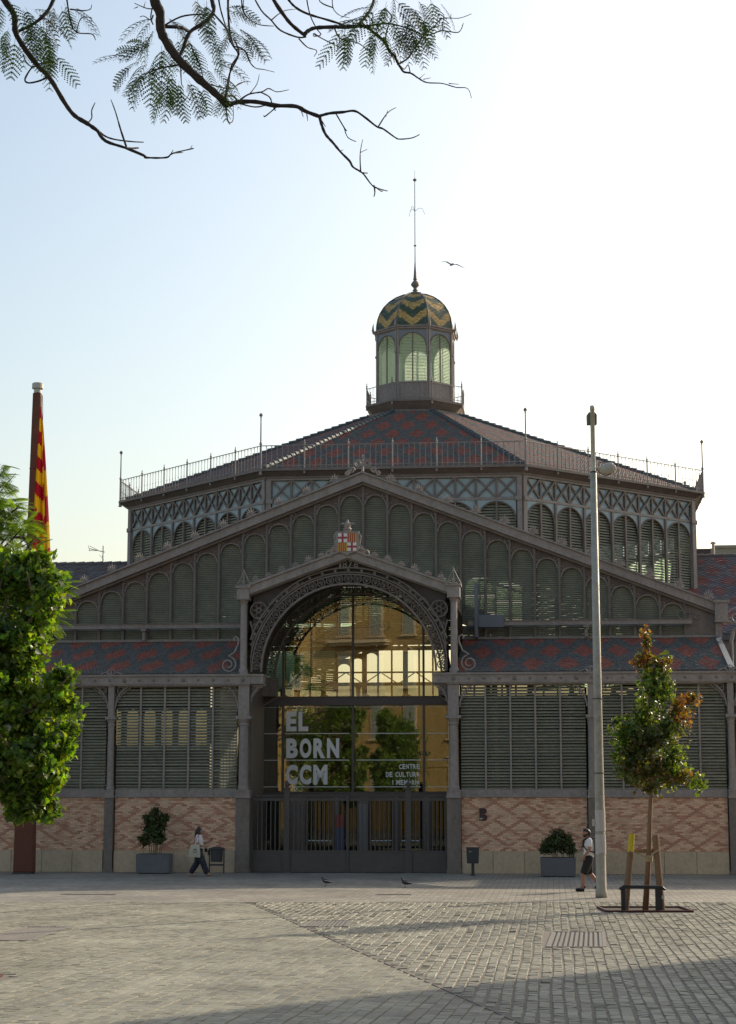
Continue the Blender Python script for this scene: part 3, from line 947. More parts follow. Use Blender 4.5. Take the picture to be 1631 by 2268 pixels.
# roof trusses and inner columns seen through the glass
for v in (19.4, 46.2):
    m = MB()
    for u in (-13.0, -4.5, 4.5, 13.0):
        m.lathe([(.16, 0), (.13, 9.0), (.3, 9.3)], 10, (u, v, 0))
    for sg in (-1, 1):
        m.bar((sg * 13, v, 9.5), (0, v, 14.4), .12, .25); m.bar((sg * 13, v, 9.3), (sg * 4, v, 12.4), .08, .1)
    m.bar((-13, v, 9.3), (13, v, 9.3), .1, .2)
    for i in range(-6, 6):
        m.bar((i * 2.1, v, 9.3), (i * 2.1 + 1.05, v, 10.0), .06, .06); m.bar((i * 2.1 + 2.1, v, 9.3), (i * 2.1 + 1.05, v, 10.0), .06, .06)
    m.bar((-13, v, 10.0), (13, v, 10.0), .08, .1)
    m.build('inner_frame', iron_dk, hall)
for sg in (-1, 1):
    m = MB(); m.box(*(sorted((sg * 44, sg * 44.2))), OC - 13.2, OC + 13.2, 0, 9.7); m.build('arm_end_wall', iron_dk, hall)
m = MB(); m.box(-6.4, -6.2, 24, 40, 0, 2.6); m.box(2.2, 7.5, 30, 30.2, 0, 2.9); m.build('inner_partition', mat('inner board', (.30, .29, .27), .8, 0, .1), hall)

# ------------------------------------------------------------------ porch
PZ, PT = 11.24, .36
CZ = 6.95                  # centre height of the arch
m = MB(); rake(m, 0, 3.62, PZ, PT, .30, -.28, .1)
porch = m.build('porch_gable', iron, hall)
m = MB(); rake(m, 0, 3.62, PZ + .06, PT, .07, -.36, .3); m.build('rake_cap', iron, porch)
m = MB(); rake(m, 0, 3.6, PZ - .30, PT, .06, -.2, .1); m.build('rake_moulding', iron_dk, porch)
m = MB(); rake(m, 0, 3.7, PZ + .0, PT, .15, .3, 5.1); m.build('porch_roof', roofdk, porch)
# dark plate behind the open ironwork
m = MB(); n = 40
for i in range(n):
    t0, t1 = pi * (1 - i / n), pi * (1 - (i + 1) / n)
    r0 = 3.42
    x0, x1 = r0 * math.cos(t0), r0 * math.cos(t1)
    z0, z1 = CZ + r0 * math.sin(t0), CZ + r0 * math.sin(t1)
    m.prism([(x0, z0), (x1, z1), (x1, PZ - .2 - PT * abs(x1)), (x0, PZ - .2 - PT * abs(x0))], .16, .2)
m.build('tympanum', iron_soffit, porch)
# vault between the two arches
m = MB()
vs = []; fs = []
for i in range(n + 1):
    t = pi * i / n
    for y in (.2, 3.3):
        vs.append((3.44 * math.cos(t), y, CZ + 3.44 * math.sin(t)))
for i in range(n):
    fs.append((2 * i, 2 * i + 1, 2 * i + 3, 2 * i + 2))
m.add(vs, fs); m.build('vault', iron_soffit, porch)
for y, mm in ((-.02, iron_dk), (3.22, iron_dk)):
    m = MB()
    nn = 48
    for rad, w, d in ((3.05, .07, .16), (3.40, .04, .1)):
        vs = []; fs = []
        for i in range(nn + 1):
            t = pi * i / nn
            for rr, yy in ((rad, y - d / 2), (rad + w, y - d / 2), (rad + w, y + d / 2), (rad, y + d / 2)):
                vs.append((rr * math.cos(t), yy, CZ + rr * math.sin(t)))
        for i in range(nn):
            for k in range(4):
                k2 = (k + 1) % 4
                fs.append((4 * i + k, 4 * i + k2, 4 * i + 4 + k2, 4 * i + 4 + k))
        m.add(vs, fs)
    if y < 1:
        m.ring(0, y, CZ, 3.50, .03, 8, 172, 44, 5); m.ring(0, y, CZ, 3.66, .035, 18, 162, 44, 5)
    ar = m.build('arch_rib', mm, porch)
    fan = MB()
    fan.ring(0, 0, .165, .135, .02, n=16, k=5)
    for k in range(-2, 3):
        a = R(90 + k * 36); fan.tube([(0, 0, .1), (.12 * math.cos(a), 0, .165 + .13 * math.sin(a))], .014, 4)
    fan.lathe([(.035, -.02), (.035, .02)], 6, (0, 0, .1))
    FAN = fan.mesh('fan_ornament', mm)
    nf = 31
    for i in range(nf):
        t = R(4 + 172 * i / (nf - 1))
        obj('fan_ornament', FAN, ar, (3.115 * math.cos(t), y, CZ + 3.115 * math.sin(t)), (0, R(90) - t, 0))
    if y < 1:
        for i in range(19):
            t = R(22 + 136 * i / 18)
            bl_ = MB(); bl_.lathe([(.055, -.02), (.055, .02)], 6); me = bl_.mesh('boss', mm)
            obj('boss', me, ar, (3.58 * math.cos(t), y, CZ + 3.58 * math.sin(t)), (R(90), 0, 0))
# rosettes and scrolls in the spandrels
for sg in (-1, 1):
    m = MB(); cx, cz = sg * 3.20, 9.13
    m.ring(cx, 0, cz, .29, .026, n=28); m.ring(cx, 0, cz, .075, .022, n=14)
    for k in range(6):
        a = R(30 + 60 * k); m.ring(cx + .175 * math.cos(a), 0, cz + .175 * math.sin(a), .085, .016, n=14, k=4)
    m.build('rosette', iron_dk, porch)
    m = MB()
    for (x, z, r, st) in ((2.62, 9.42, .13, 1), (2.42, 9.6, .09, -1), (3.3, 8.55, .12, 1), (3.38, 8.2, .09, -1), (3.42, 7.9, .07, 1)):
        pts = []
        for i in range(16):
            t = i / 15 * 1.6 * 2 * pi; rr = r * (1 - .7 * i / 15)
            pts.append((sg * (x + st * rr * math.cos(t)), 0, z + rr * math.sin(t)))
        m.tube(pts, .022, 4)
    m.tube([(sg * 2.85, 0, 9.35), (sg * 2.45, 0, 9.68), (sg * 1.8, 0, 10.03)], .022, 4)
    m.tube([(sg * 2.75, 0, 9.1), (sg * 2.2, 0, 9.72), (sg * 1.6, 0, 10.13)], .022, 4)
    m.tube([(sg * 3.5, 0, 8.75), (sg * 3.38, 0, 8.3), (sg * 3.46, 0, 7.3), (sg * 3.46, 0, 6.95)], .03, 5)
    m.build('spandrel_scroll', iron_dk, porch)
    # slender corner column and its cap
    m = MB(); m.lathe([(.17, 6.87), (.17, 7.0), (.125, 7.08), (.115, 9.35), (.15, 9.42), (.19, 9.52)], 12, (sg * 3.72, -.05, 0))
    m.box(sg * 3.72 - .10, sg * 3.72 + .10, .05, .3, 6.87, 9.5)
    m.box(sg * 3.72 - .22, sg * 3.72 + .22, -.3, .3, 9.52, 9.90); m.box(sg * 3.72 - .27, sg * 3.72 + .27, -.36, .3, 9.90, 9.98); m.box(sg * 3.72 - .24, sg * 3.72 + .24, -.32, .3, 9.49, 9.52)
    m.build('corner_column', iron, porch)
    m = MB()
    m.box(*(sorted((sg * 2.98, sg * 3.46))), -.2, .3, 6.52, 6.80); m.box(*(sorted((sg * 2.95, sg * 3.46))), -.25, .3, 6.80, 6.86)
    m.build('impost', iron, porch)
    m = MB(); m.box(*(sorted((sg * 2.98, sg * 3.5))), 2.9, 3.35, 6.25, 6.95); m.tube([(sg * 3.5, 3.1, 5.9), (sg * 3.2, 3.1, 6.1), (sg * 3.0, 3.1, 6.25)], .05, 5)
    m.build('inner_impost', iron_dk, porch)
    # pyramid of open scrollwork on the cap
    m = MB()
    for q in (-1, 1):
        m.tube([(sg * 3.72 + q * .27, -.1, 9.98), (sg * 3.72 + q * .1, -.1, 10.3), (sg * 3.72, -.1, 10.56)], [.018, .015, .01], 5)
        m.ring(sg * 3.72 + q * .1, -.1, 10.1, .08, .012, n=12, k=4)
    m.tube([(sg * 3.72, -.1, 9.98), (sg * 3.72, -.1, 10.6)], .02, 5)
    m.build('finial', iron, porch)
    # side of the porch
    m = MB(); m.box(sg * 3.72 - .05, sg * 3.72 + .05, .3, 5.1, 9.3, 9.9); m.box(sg * 3.70 - .02, sg * 3.70 + .02, .3, 5.1, 6.9, 9.3)
    sd = m.build('porch_side', iron_dk, porch)
    m = MB(); z = 7.6
    while z < 9.25:
        x0, x1 = sg * 3.80, sg * 3.725
        m.add([(x0, .35, z), (x0, 5.0, z), (x1, 5.0, z + .06), (x1, .35, z + .06)], [(0, 1, 2, 3)]); z += .085
    m.build('louvre_slats', slatm2, sd, kind='stuff')
    # S scroll beside the column, standing on the eaves beam
    m = MB(); pts = []
    for i in range(30):
        t = i / 29 * 2 * pi * 1.55
        rr = .30 * (1 - .72 * i / 29)
        pts.append((sg * (4.25 + rr * math.cos(t + pi * .5)), -.12, 7.2 + rr * math.sin(t + pi * .5) * 1.0))
    pts = [(sg * 4.02, -.12, 8.05), (sg * 4.07, -.12, 8.12), (sg * 4.0, -.12, 8.2), (sg * 3.90, -.12, 8.12), (sg * 3.9, -.12, 7.95), (sg * 4.02, -.12, 7.65)] + pts
    m.tube(pts, .03, 5)
    m.build('volute', iron, porch)
    # small palmettes on the porch rake
    for k in range(1, 8):
        u = sg * k * .47
        obj('palmette', PAL, porch, (u, -.15, PZ + .06 - PT * abs(u)), None, (.72, .72, .8 if k % 2 else .6))
# year
mat('numeral grey', (.34, .31, .28), .6)
def text_mesh(s_, w=None, h=1.0, depth=.02, m_=None, name='letter', bold=0.0):
    cu = bpy.data.curves.new('t', 'FONT'); cu.body = s_; cu.size = 1.0; cu.extrude = depth / 2; cu.offset = bold
    cu.resolution_u = 4
    ob = bpy.data.objects.new('t', cu); col.objects.link(ob)
    dg = bpy.context.evaluated_depsgraph_get()
    me = bpy.data.meshes.new_from_object(ob.evaluated_get(dg))
    bpy.data.objects.remove(ob); bpy.data.curves.remove(cu)
    co = np.empty(len(me.vertices) * 3); me.vertices.foreach_get('co', co); co = co.reshape(-1, 3)
    mn, mx = co[:, :2].min(0), co[:, :2].max(0)
    sy = h / (mx[1] - mn[1]); sx = sy if w is None else w / (mx[0] - mn[0])
    out = np.stack([(co[:, 0] - mn[0]) * sx, -co[:, 2], (co[:, 1] - mn[1]) * sy], 1)
    me.vertices.foreach_set('co', out.ravel()); me.update()
    me.name = name; me.materials.clear(); me.materials.append(m_)
    return me, (mx[0] - mn[0]) * sx
def word(s_, x, y, z, h, parent, m_, aspect=.62, gap=.14, bold=.02, depth=.012, align='l', name='letter', narrow={'I': .26, 'M': 1.25, '1': .5}):
    """capital letters of height h set one by one from x, every letter its own mesh"""
    ws = [h * aspect * narrow.get(c, 1.0) if c != ' ' else h * .38 for c in s_]
    tot = sum(ws) + gap * h * (len(s_) - 1)
    if align == 'r': x -= tot
    if align == 'c': x -= tot / 2
    for c, w in zip(s_, ws):
        if c != ' ':
            me, _ = text_mesh(c, w, h if c != 'Ò' else h * 1.28, depth, m_, name, bold)
            obj(name, me, parent, (x, y, z))
        x += w + gap * h
word('1876', 0, .02, 10.62, .24, porch, MATS['numeral grey'], .62, .22, .0, .03, 'c', 'numeral')

# coat of arms on the peak
arms = empty('shield', (0, -.42, 11.10)); arms.parent = porch
arms['label'] = 'quartered coat of arms with red crosses on white and red stripes on gold, crested'
m = MB()
sh = [(-.34, .70), (.34, .70), (.34, .18), (.26, .06), (.1, .02), (0, -.05), (-.1, .02), (-.26, .06), (-.34, .18)]
m.prism([(x * 1.22, z * 1.14 - .04) for x, z in sh], .02, .16)
m.build('mantle', iron, arms)
wh = mat('enamel white', (.75, .72, .68), .45, 0, .05); rd = mat('enamel red', (.36, .035, .04), .45, 0, .08); yl = mat('enamel gold', (.62, .34, .04), .45, 0, .08)
def quart(sx, sz, kind):
    x0, x1 = (-.325, -.005) if sx < 0 else (.005, .325)
    z0, z1 = (.365, .69) if sz > 0 else (.06, .355)
    if kind == 'c':
        MB().box(x0, x1, .0, .015, z0, z1).build('field', wh, arms)
        c = MB(); xm = (x0 + x1) / 2; zm = (z0 + z1) / 2
        c.box(xm - .035, xm + .035, -.006, -.001, z0, z1); c.box(x0, xm - .035, -.006, -.001, zm - .035, zm + .035); c.box(xm + .035, x1, -.006, -.001, zm - .035, zm + .035)
        c.build('cross', rd, arms)
    else:
        MB().box(x0, x1, .0, .015, z0, z1).build('field', yl, arms)
        for i in range(4):
            a = x0 + (x1 - x0) * (i + .62) / 4.6
            MB().box(a - .017, a + .017, -.006, -.001, z0, z1).build('stripe', rd, arms)
quart(-1, 1, 'c'); quart(1, 1, 's'); quart(-1, -1, 's'); quart(1, -1, 'c')
m = MB(); m.lathe([(.10, .68), (.12, .78), (.16, .84), (.10, .9), (.13, 1.0), (.05, 1.1), (.02, 1.18)], 10, (0, .08, 0))
for k in range(-2, 3): m.tube([(0, .08, .95), (k * .09, .05, 1.1 - .03 * abs(k)), (k * .13, .05, 1.02 + .03 * (k == 0))], [.04, .03, .012], 5)
for q in (-1, 1):
    m.tube([(q * .35, .08, .75), (q * .46, .08, .6), (q * .42, .08, .3), (q * .55, .08, .1), (q * .72, .08, .05)], [.05, .05, .04, .05, .03], 6)
    m.ring(q * .66, .08, -.02, .1, .03, n=14)
m.build('crest', iron, arms)

# ------------------------------------------------------------------ glazed front in the porch
GVG = 3.4
gf = MB()
gf.box(-3.6, 3.6, GVG - .1, GVG + .1, 5.96, 6.22); gf.box(-3.6, 3.6, GVG - .15, GVG + .15, 5.93, 5.96); gf.box(-3.6, 3.6, GVG - .15, GVG + .15, 6.22, 6.25)
gf.box(-3.6, 3.6, GVG - .06, GVG + .06, 2.60, 2.78)
glz = gf.build('glazed_front', mat('brown steel', (.10, .075, .07), .5, 0, .15), hall)
MU = [-3.56, -2.80, -.205, 2.407, 3.56]
for u in MU[1:4]:
    MB().box(u - .04, u + .04, GVG - .05, GVG + .06, 2.78, 5.93).build('mullion', MATS['brown steel'], glz)
    zt = CZ + math.sqrt(max(.1, 3.3 ** 2 - u * u))
    MB().box(u - .04, u + .04, GVG - .05, GVG + .06, 6.25, zt).build('mullion', MATS['brown steel'], glz)
for i in range(4):
    a, b_ = MU[i] + .045, MU[i + 1] - .045
    for z0, z1 in ((2.79, 5.925), (6.255, None)):
        uc, hw = (a + b_) / 2, (b_ - a) / 2
        m = MB()
        if z1 is None:
            top = [(x, CZ + math.sqrt(max(.02, 3.32 ** 2 - x * x))) for x in [b_ - (b_ - a) * k / 10 for k in range(11)] if abs(x) < 3.3]
            if i == 3: m.prism([(a - uc, z0), (b_ - uc - .2, z0)] + [(x - uc, z) for x, z in top], -.006, .006)
            elif i == 0: m.prism([(a - uc + .2, z0), (b_ - uc, z0)] + [(x - uc, z) for x, z in top], -.006, .006)
            else: m.prism([(a - uc, z0), (b_ - uc, z0)] + [(x - uc, z) for x, z in top], -.006, .006)
        else:
            m.box(-hw, hw, -.006, .006, z0, z1)
        p = m.build('pane', paneglass, glz)
        p.location = (uc, GVG + .03, 0); p.rotation_euler = (random.uniform(-.0006, .0006), 0, random.uniform(-.0022, .0022))
# lettering on the glass
LY = GVG - .03
for txt, z in (('EL', 4.985), ('BORN', 4.005), ('CCM', 3.045)):
    word(txt, -2.67, LY, z, .72, glz, letterm, .60, .10, .05, .008, narrow={'I': .28, 'M': 1.22, 'E': .88, 'L': .84, 'N': 1.05})
for txt, z in (('CENTRE', 3.60), ('DE CULTURA', 3.315), ('I MEMÒRIA', 3.03)):
    word(txt, 2.25, LY, z, .18, glz, letterm, .60, .12, .03, .006, 'r', narrow={'I': .28, 'M': 1.22})
for z in (4.90, 3.93, 2.96):
    for a, b_ in ((-3.5, -2.95), (-2.72, -.33), (-.07, 2.30), (2.52, 3.5)):
        MB().box(a, b_, LY - .003, LY + .003, z - .012, z + .012).build('rule', letterm, glz)
MB().box(-3.5, 3.5, LY - .003, LY + .003, 5.86, 5.872).build('rule', letterm, glz)
# doors below
dm = MATS['brown steel']
for i, (a, b_) in enumerate(((-3.5, -2.5), (-1.95, -.85), (-.75, .05), (.35, 1.35), (1.45, 2.4), (2.6, 3.5))):
    d = MB(); d.box(a, a + .07, GVG - .04, GVG + .04, 0, 2.6); d.box(b_ - .07, b_, GVG - .04, GVG + .04, 0, 2.6); d.box(a + .07, b_ - .07, GVG - .04, GVG + .04, 2.5, 2.6); d.box(a + .07, b_ - .07, GVG - .04, GVG + .04, 0, .12)
    dd = d.build('door', dm, glz)
    MB().box(a + .07, b_ - .07, GVG - .005, GVG + .005, .12, 2.5).build('pane', doorglass, dd)
    if i in (1, 3, 4):
        h = MB(); h.tube([(a + .1, GVG - .06, 1.08), (a + .13, GVG - .12, 1.02), (b_ - .13, GVG - .12, 1.02), (b_ - .1, GVG - .06, 1.08)], .018, 6)
        h.build('push_bar', mat('bright bar%d' % i, (.6, .6, .58), .3, .9, .05), dd)
for a, b_ in ((-2.5, -1.95), (-.85, -.75), (.05, .35), (1.35, 1.45), (2.4, 2.6)):
    MB().box(a + .001, b_ - .001, GVG - .05, GVG + .05, 0, 2.6).build('door_post', iron_dk, glz)
pst = MB().box(-.82, -.5, GVG - .10, GVG - .08, .45, 1.5).build('poster', mat('poster blue', (.09, .10, .17), .6), glz)
MB().box(-.82, -.5, GVG - .11, GVG - .102, 1.5, 1.95).build('poster', mat('poster red', (.27, .05, .04), .6), glz)
MB().box(.03, .36, GVG - .12, GVG - .09, .3, 2.35).build('notice_board', mat('notice grey', (.24, .22, .21), .6), glz)

# ------------------------------------------------------------------ drum
DA, DH = 14.17, 5.87
def ktrans(k):
    return Matrix.Translation((0, OC, 0)) @ Matrix.Rotation(R(45) * k, 4, 'Z')
def face_copies(objs, ks, k0=0):
    for k in ks:
        if k == k0: continue
        for o in objs:
            c = copy_tree(o, hall)
            c.location = (0, OC, 0); c.rotation_euler = (0, 0, R(45) * k)
            if k in (3, 4, 5):
                for ch in c.children:      # far side given translucent slats so more light passes and it reads brighter
                    if ch.name.startswith('louvre_slats'):
                        ch.material_slots[0].link = 'OBJECT'; ch.material_slots[0].material = lantglass
facing = []
def fpart(mb, name, m_, **kw):
    o = mb.build(name, m_, hall, **kw); o.location = (0, OC, 0); facing.append(o); return o
y = -DA
x0 = -DH + .22; cw = (2 * DH - .44) / 12
def drum_face(low):
    """one side of the drum; low(x) is the height where it meets the roof of an arm"""
    m = MB()
    zc = low(DH)
    m.box(-DH, -DH + .22, y - .12, y + .1, zc, 17.05); m.box(DH - .22, DH, y - .12, y + .1, zc, 17.05)
    m.box(-DH, DH, y - .05, y + .1, 15.96, 16.08); m.box(-DH, DH, y - .1, y + .1, 17.0, 17.1)
    m.box(-DH + .0, -DH + .3, y - .18, y - .12, 15.92, 16.1); m.box(DH - .3, DH, y - .18, y - .12, 15.92, 16.1)
    drum = fpart(m, 'drum_wall', iron)
    for i in range(13):
        MB().box(x0 + i * cw - .05, x0 + i * cw + .05, y - .06, y + .02, 16.08, 17.0).build('lattice_post', iron_dk, drum)
    for i in range(12):
        a = x0 + i * cw + .05; b_ = x0 + (i + 1) * cw - .05
        xx = MB(); xx.bar((a, y - .03, 16.1), (b_, y - .03, 16.98), .08, .09, (0, 1, 0)); xx.bar((a, y + .0, 16.98), (b_, y + .0, 16.1), .08, .09, (0, 1, 0))
        xx.build('lattice_cross', iron_dk, drum)
        MB().box(a, b_, y + .05, y + .07, 16.1, 16.98).build('pane', panelm, drum)
    for i in range(6):
        a = x0 + 2 * i * cw; b_ = a + 2 * cw; c = (a + b_) / 2; rr = cw - .07; sz = 15.88 - .86
        sdm = MB(); n = 12
        xs = [a + .05] + [c - rr * math.cos(pi * j / n) for j in range(n + 1)] + [b_ - .05]
        zs = [sz] + [sz + .86 * math.sin(pi * j / n) for j in range(n + 1)] + [sz]
        for j in range(len(xs) - 1):
            if xs[j + 1] - xs[j] > 1e-6:
                sdm.prism([(xs[j], zs[j]), (xs[j + 1], zs[j + 1]), (xs[j + 1], 15.96), (xs[j], 15.96)], y - .0, y + .03)
        sdm.build('spandrel_pane', panelm, drum)
        ar = MB(); ar.tube([(c - rr * math.cos(pi * j / n), y - .02, sz + .86 * math.sin(pi * j / n)) for j in range(n + 1)], .04, 5)
        ar.box(c - .045, c + .045, y - .05, y + .05, low(c), 15.86)
        if i: ar.box(a - .06, a + .06, y - .08, y + .06, low(a), 15.96)
        ar.build('arch_frame', iron_dk, drum)
        sl = MB(); z = low(max(abs(a), abs(b_)))
        while z < 15.82:
            sl.add([(a + .05, y + .06, z), (b_ - .05, y + .06, z), (b_ - .05, y + .14, z + .085), (a + .05, y + .14, z + .085), (a + .05, y + .06, z + .014), (b_ - .05, y + .06, z + .014), (b_ - .05, y + .14, z + .099), (a + .05, y + .14, z + .099)],
                   [(0, 3, 2, 1), (4, 5, 6, 7), (0, 1, 5, 4), (2, 3, 7, 6)]); z += .13
        sl.build('louvre_slats', slatm, drum, kind='stuff')
def place_faces(k0, ks):
    for o in facing: o.rotation_euler = (0, 0, R(45) * k0)
    face_copies(facing, ks, k0)
    facing.clear()
drum_face(lambda x: 14.45 - GT * abs(x)); place_faces(0, (0, 2, 4, 6))
drum_face(lambda x: 8.9); place_faces(1, (1, 3, 5, 7))
# cornice, gallery
GA, GH = 14.66, 6.07
m = MB()
def octstrip(mb, a0, z0, a1, z1):
    h0, h1 = a0 * math.tan(R(22.5)), a1 * math.tan(R(22.5))
    mb.add([(-h0, -a0, z0), (h0, -a0, z0), (h1, -a1, z1), (-h1, -a1, z1)], [(0, 1, 2, 3)])
for q in ((14.2, 17.02, 14.3, 17.1), (14.3, 17.1, 14.3, 17.18), (14.3, 17.18, 14.6, 17.36), (14.6, 17.36, 14.74, 17.38), (14.74, 17.38, 14.74, 17.49), (14.74, 17.49, 13.9, 17.50)):
    octstrip(m, *q)
corn = fpart(m, 'drum_cornice', iron_soffit if False else iron_dk)
m = MB()
m.tube([(-GH, -GA, 18.56), (GH, -GA, 18.56)], .022, 5); m.tube([(-GH, -GA, 17.62), (GH, -GA, 17.62)], .018, 4)
rl = fpart(m, 'gallery_railing', iron)
NB = 6
bs = MB()
for i in range(NB * 8):
    if i % 8 == 0: continue
    x = -GH + 2 * GH * i / (NB * 8)
    bs.tube([(x, -GA, 17.5), (x, -GA, 17.62), (x, -GA, 17.95), (x, -GA, 18.0), (x, -GA, 18.05), (x, -GA, 18.4), (x, -GA, 18.56)], [.012, .02, .013, .026, .013, .012, .026], 4, False)
bs.build('balusters', iron, rl, kind='stuff')
for i in range(1, NB):
    x = -GH + 2 * GH * i / NB
    p = MB(); p.lathe([(.05, 17.25), (.06, 17.3), (.035, 17.4), (.032, 18.5), (.05, 18.55), (.035, 18.6), (.05, 18.66), (.012, 18.72), (.03, 18.76), (.004, 18.83)], 6, (x, -GA, 0))
    p.build('railing_post', iron, rl)
p = MB(); p.lathe([(.09, 17.2), (.075, 17.3), (.05, 17.5), (.05, 18.6), (.075, 18.65), (.035, 18.75), (.028, 19.85), (.04, 19.88), (.03, 19.92), (.085, 19.98), (.085, 20.03), (.03, 20.1)], 8, (GH, -GA, 0))
p.build('corner_post', iron, rl)
# tiled roof of the drum
RA0, RZ0, RA1, RZ1 = 14.35, 17.52, 2.40, 22.62
m = MB()
octstrip(m, RA0, RZ0 - .03, RA1, RZ1 - .03)
rf = fpart(m, 'drum_roof', iron_soffit)
slope = math.hypot(RA0 - RA1, RZ1 - RZ0); th = R(22.5)
def oct_col(x, y_, r, k):
    return RED if lozenges(x, y_) else GREY
tl = tile_slope('roof_tiles', (0, -RA0, RZ0), (1, 0, 0), (0, RA0 - RA1, RZ1 - RZ0), lambda yy: (-(RA0 - yy / slope * (RA0 - RA1)) * math.tan(th), (RA0 - yy / slope * (RA0 - RA1)) * math.tan(th)), slope, .15, .21, oct_col, rf)
hp = MB(); t = 0
while t < 1:
    for k in (0,):
        r0 = RA0 + (RA1 - RA0) * t; r1 = RA0 + (RA1 - RA0) * min(1, t + .035); z0 = RZ0 + (RZ1 - RZ0) * t; z1 = RZ0 + (RZ1 - RZ0) * min(1, t + .035)
        hp.tube([(r0 * math.tan(th), -r0, z0 + .09), (r1 * math.tan(th), -r1, z1 + .04)], [.13, .10], 7)
    t += .03
hp.build('hip_tiles', mat('hip tile', (.085, .095, .10), .65, 0, .2, 2.0), rf, kind='stuff')
face_copies(facing, range(8))

# ------------------------------------------------------------------ lantern and cupola
facing.clear()
m = MB()
for q in ((2.5, 22.62, 2.5, 22.72), (2.5, 22.72, 2.15, 22.74), (2.15, 22.7, 2.3, 22.86), (2.3, 22.86, 2.55, 23.14), (2.55, 23.14, 2.60, 23.16), (2.60, 23.16, 2.60, 23.28), (2.60, 23.28, 1.9, 23.30)):
    octstrip(m, *q)
pl = fpart(m, 'lantern_gallery', iron_dk)
LG = 2.54; LH = LG * math.tan(th)
m = MB(); m.tube([(-LH, -LG, 24.16), (LH, -LG, 24.16)], .022, 5); m.tube([(-LH, -LG, 23.40), (LH, -LG, 23.40)], .018, 4)
for i in range(1, 8):
    x = -LH + 2 * LH * i / 8
    m.tube([(x, -LG, 23.28), (x, -LG, 23.7), (x, -LG, 23.75), (x, -LG, 23.8), (x, -LG, 24.16)], [.014, .012, .026, .012, .018], 4, False)
rl = m.build('lantern_railing', iron, pl)
p = MB(); p.lathe([(.06, 23.0), (.05, 23.2), (.035, 23.3), (.035, 24.15), (.055, 24.2), (.03, 24.26), (.05, 24.32), (.01, 24.38), (.03, 24.42), (.004, 24.5)], 6, (LH, -LG, 0))
p.build('railing_post', iron, pl)
LA = 2.02; LB = LA * math.tan(th)
m = MB()
m.box(-LB, -LB + .10, -LA - .05, -LA + .08, 23.3, 27.2); m.box(LB - .10, LB, -LA - .05, -LA + .08, 23.3, 27.2)
m.box(-LB + .1, LB - .1, -LA, -LA + .06, 23.3, 24.28)
m.box(-LB + .1, LB - .1, -LA - .03, -LA + .08, 24.24, 24.34)
m.box(-LB - .03, -LB + .12, -LA - .09, -LA - .05, 25.9, 26.0); m.box(LB - .12, LB + .03, -LA - .09, -LA - .05, 25.9, 26.0)
ln = fpart(m, 'lantern_wall', iron)
rr = LB - .12; sz = 26.98 - rr
sd = MB(); n = 12
xs = [-LB + .1] + [-rr * math.cos(pi * j / n) for j in range(n + 1)] + [LB - .1]; zs = [sz] + [sz + rr * math.sin(pi * j / n) for j in range(n + 1)] + [sz]
for j in range(len(xs) - 1):
    if xs[j + 1] - xs[j] > 1e-6: sd.prism([(xs[j], zs[j]), (xs[j + 1], zs[j + 1]), (xs[j + 1], 27.2), (xs[j], 27.2)], -LA, -LA + .03)
sd.build('spandrel_pane', mat('grey pane', (.20, .215, .235), .5, 0, .1), ln)
ar = MB(); ar.tube([(-rr * math.cos(pi * j / n), -LA - .02, sz + rr * math.sin(pi * j / n)) for j in range(n + 1)], .03, 5); ar.box(-.035, .035, -LA - .02, -LA + .03, 24.34, 26.97)
ar.build('arch_frame', iron_dk, ln)
sl = MB(); z = 24.36; i = 0
while z < 26.95:
    hw = rr if z < sz else math.sqrt(max(0, rr * rr - (z - sz) ** 2))
    if hw > .06:
        sl.add([(-hw, -LA + .04, z), (hw, -LA + .04, z), (hw, -LA + .075, z + .068), (-hw, -LA + .075, z + .068)], [(0, 1, 2, 3)])
    z += .079
sl.build('glass_slats', lantglass, ln, kind='stuff')
m = MB()
for q in ((2.02, 27.15, 2.12, 27.2), (2.12, 27.2, 2.12, 27.27), (2.12, 27.27, 2.2, 27.3), (2.2, 27.3, 2.2, 27.36), (2.2, 27.36, 1.98, 27.38)):
    octstrip(m, *q)
fpart(m, 'lantern_cornice', iron)
m = MB(); m.tube([(2.2 * math.tan(th), -2.2, 27.2), (2.22 * math.tan(th), -2.22, 27.4), (2.22 * math.tan(th), -2.22, 27.55), (2.2 * math.tan(th), -2.2, 27.8)], [.03, .07, .05, .008], 6)
fpart(m, 'finial', iron)
PROF = [(2.02, 27.38), (2.0, 27.7), (1.94, 28.05), (1.82, 28.4), (1.62, 28.75), (1.34, 29.07), (1.0, 29.33), (.62, 29.52), (.28, 29.6)]
def prof(t):
    f = t * (len(PROF) - 1); i = min(int(f), len(PROF) - 2); w = f - i
    return (PROF[i][0] * (1 - w) + PROF[i + 1][0] * w, PROF[i][1] * (1 - w) + PROF[i + 1][1] * w)
YEL = (.52, .34, .11); GRN = (.075, .105, .065)
dm_ = MB(); nr, nc = 30, 16
arc = 0
for r in range(nr):
    a0, z0 = prof(r / nr); a1, z1 = prof(min(1, (r + 1.15) / nr)); arc += math.hypot(a0 - a1, z1 - z0) / 1.15
    h0, h1 = a0 * math.tan(th), a1 * math.tan(th)
    for c in range(nc):
        t0, t1 = c / nc * 2 - 1, (c + 1) / nc * 2 - 1
        xm = (t0 + t1) / 2 * h0
        f = (arc - .80 * abs(xm) + .0) / .95 % 1
        cc = tint(YEL if f < .5 else GRN, .25)
        o_ = .03 + random.uniform(-.004, .004)
        dm_.add([(t0 * h0, -a0 - o_, z0), (t1 * h0, -a0 - o_, z0), (t1 * h1, -a1 - .006, z1), (t0 * h1, -a1 - .006, z1), (t0 * h0, -a0, z0), (t1 * h0, -a0, z0)], [(0, 1, 2, 3), (4, 5, 1, 0)], cc)
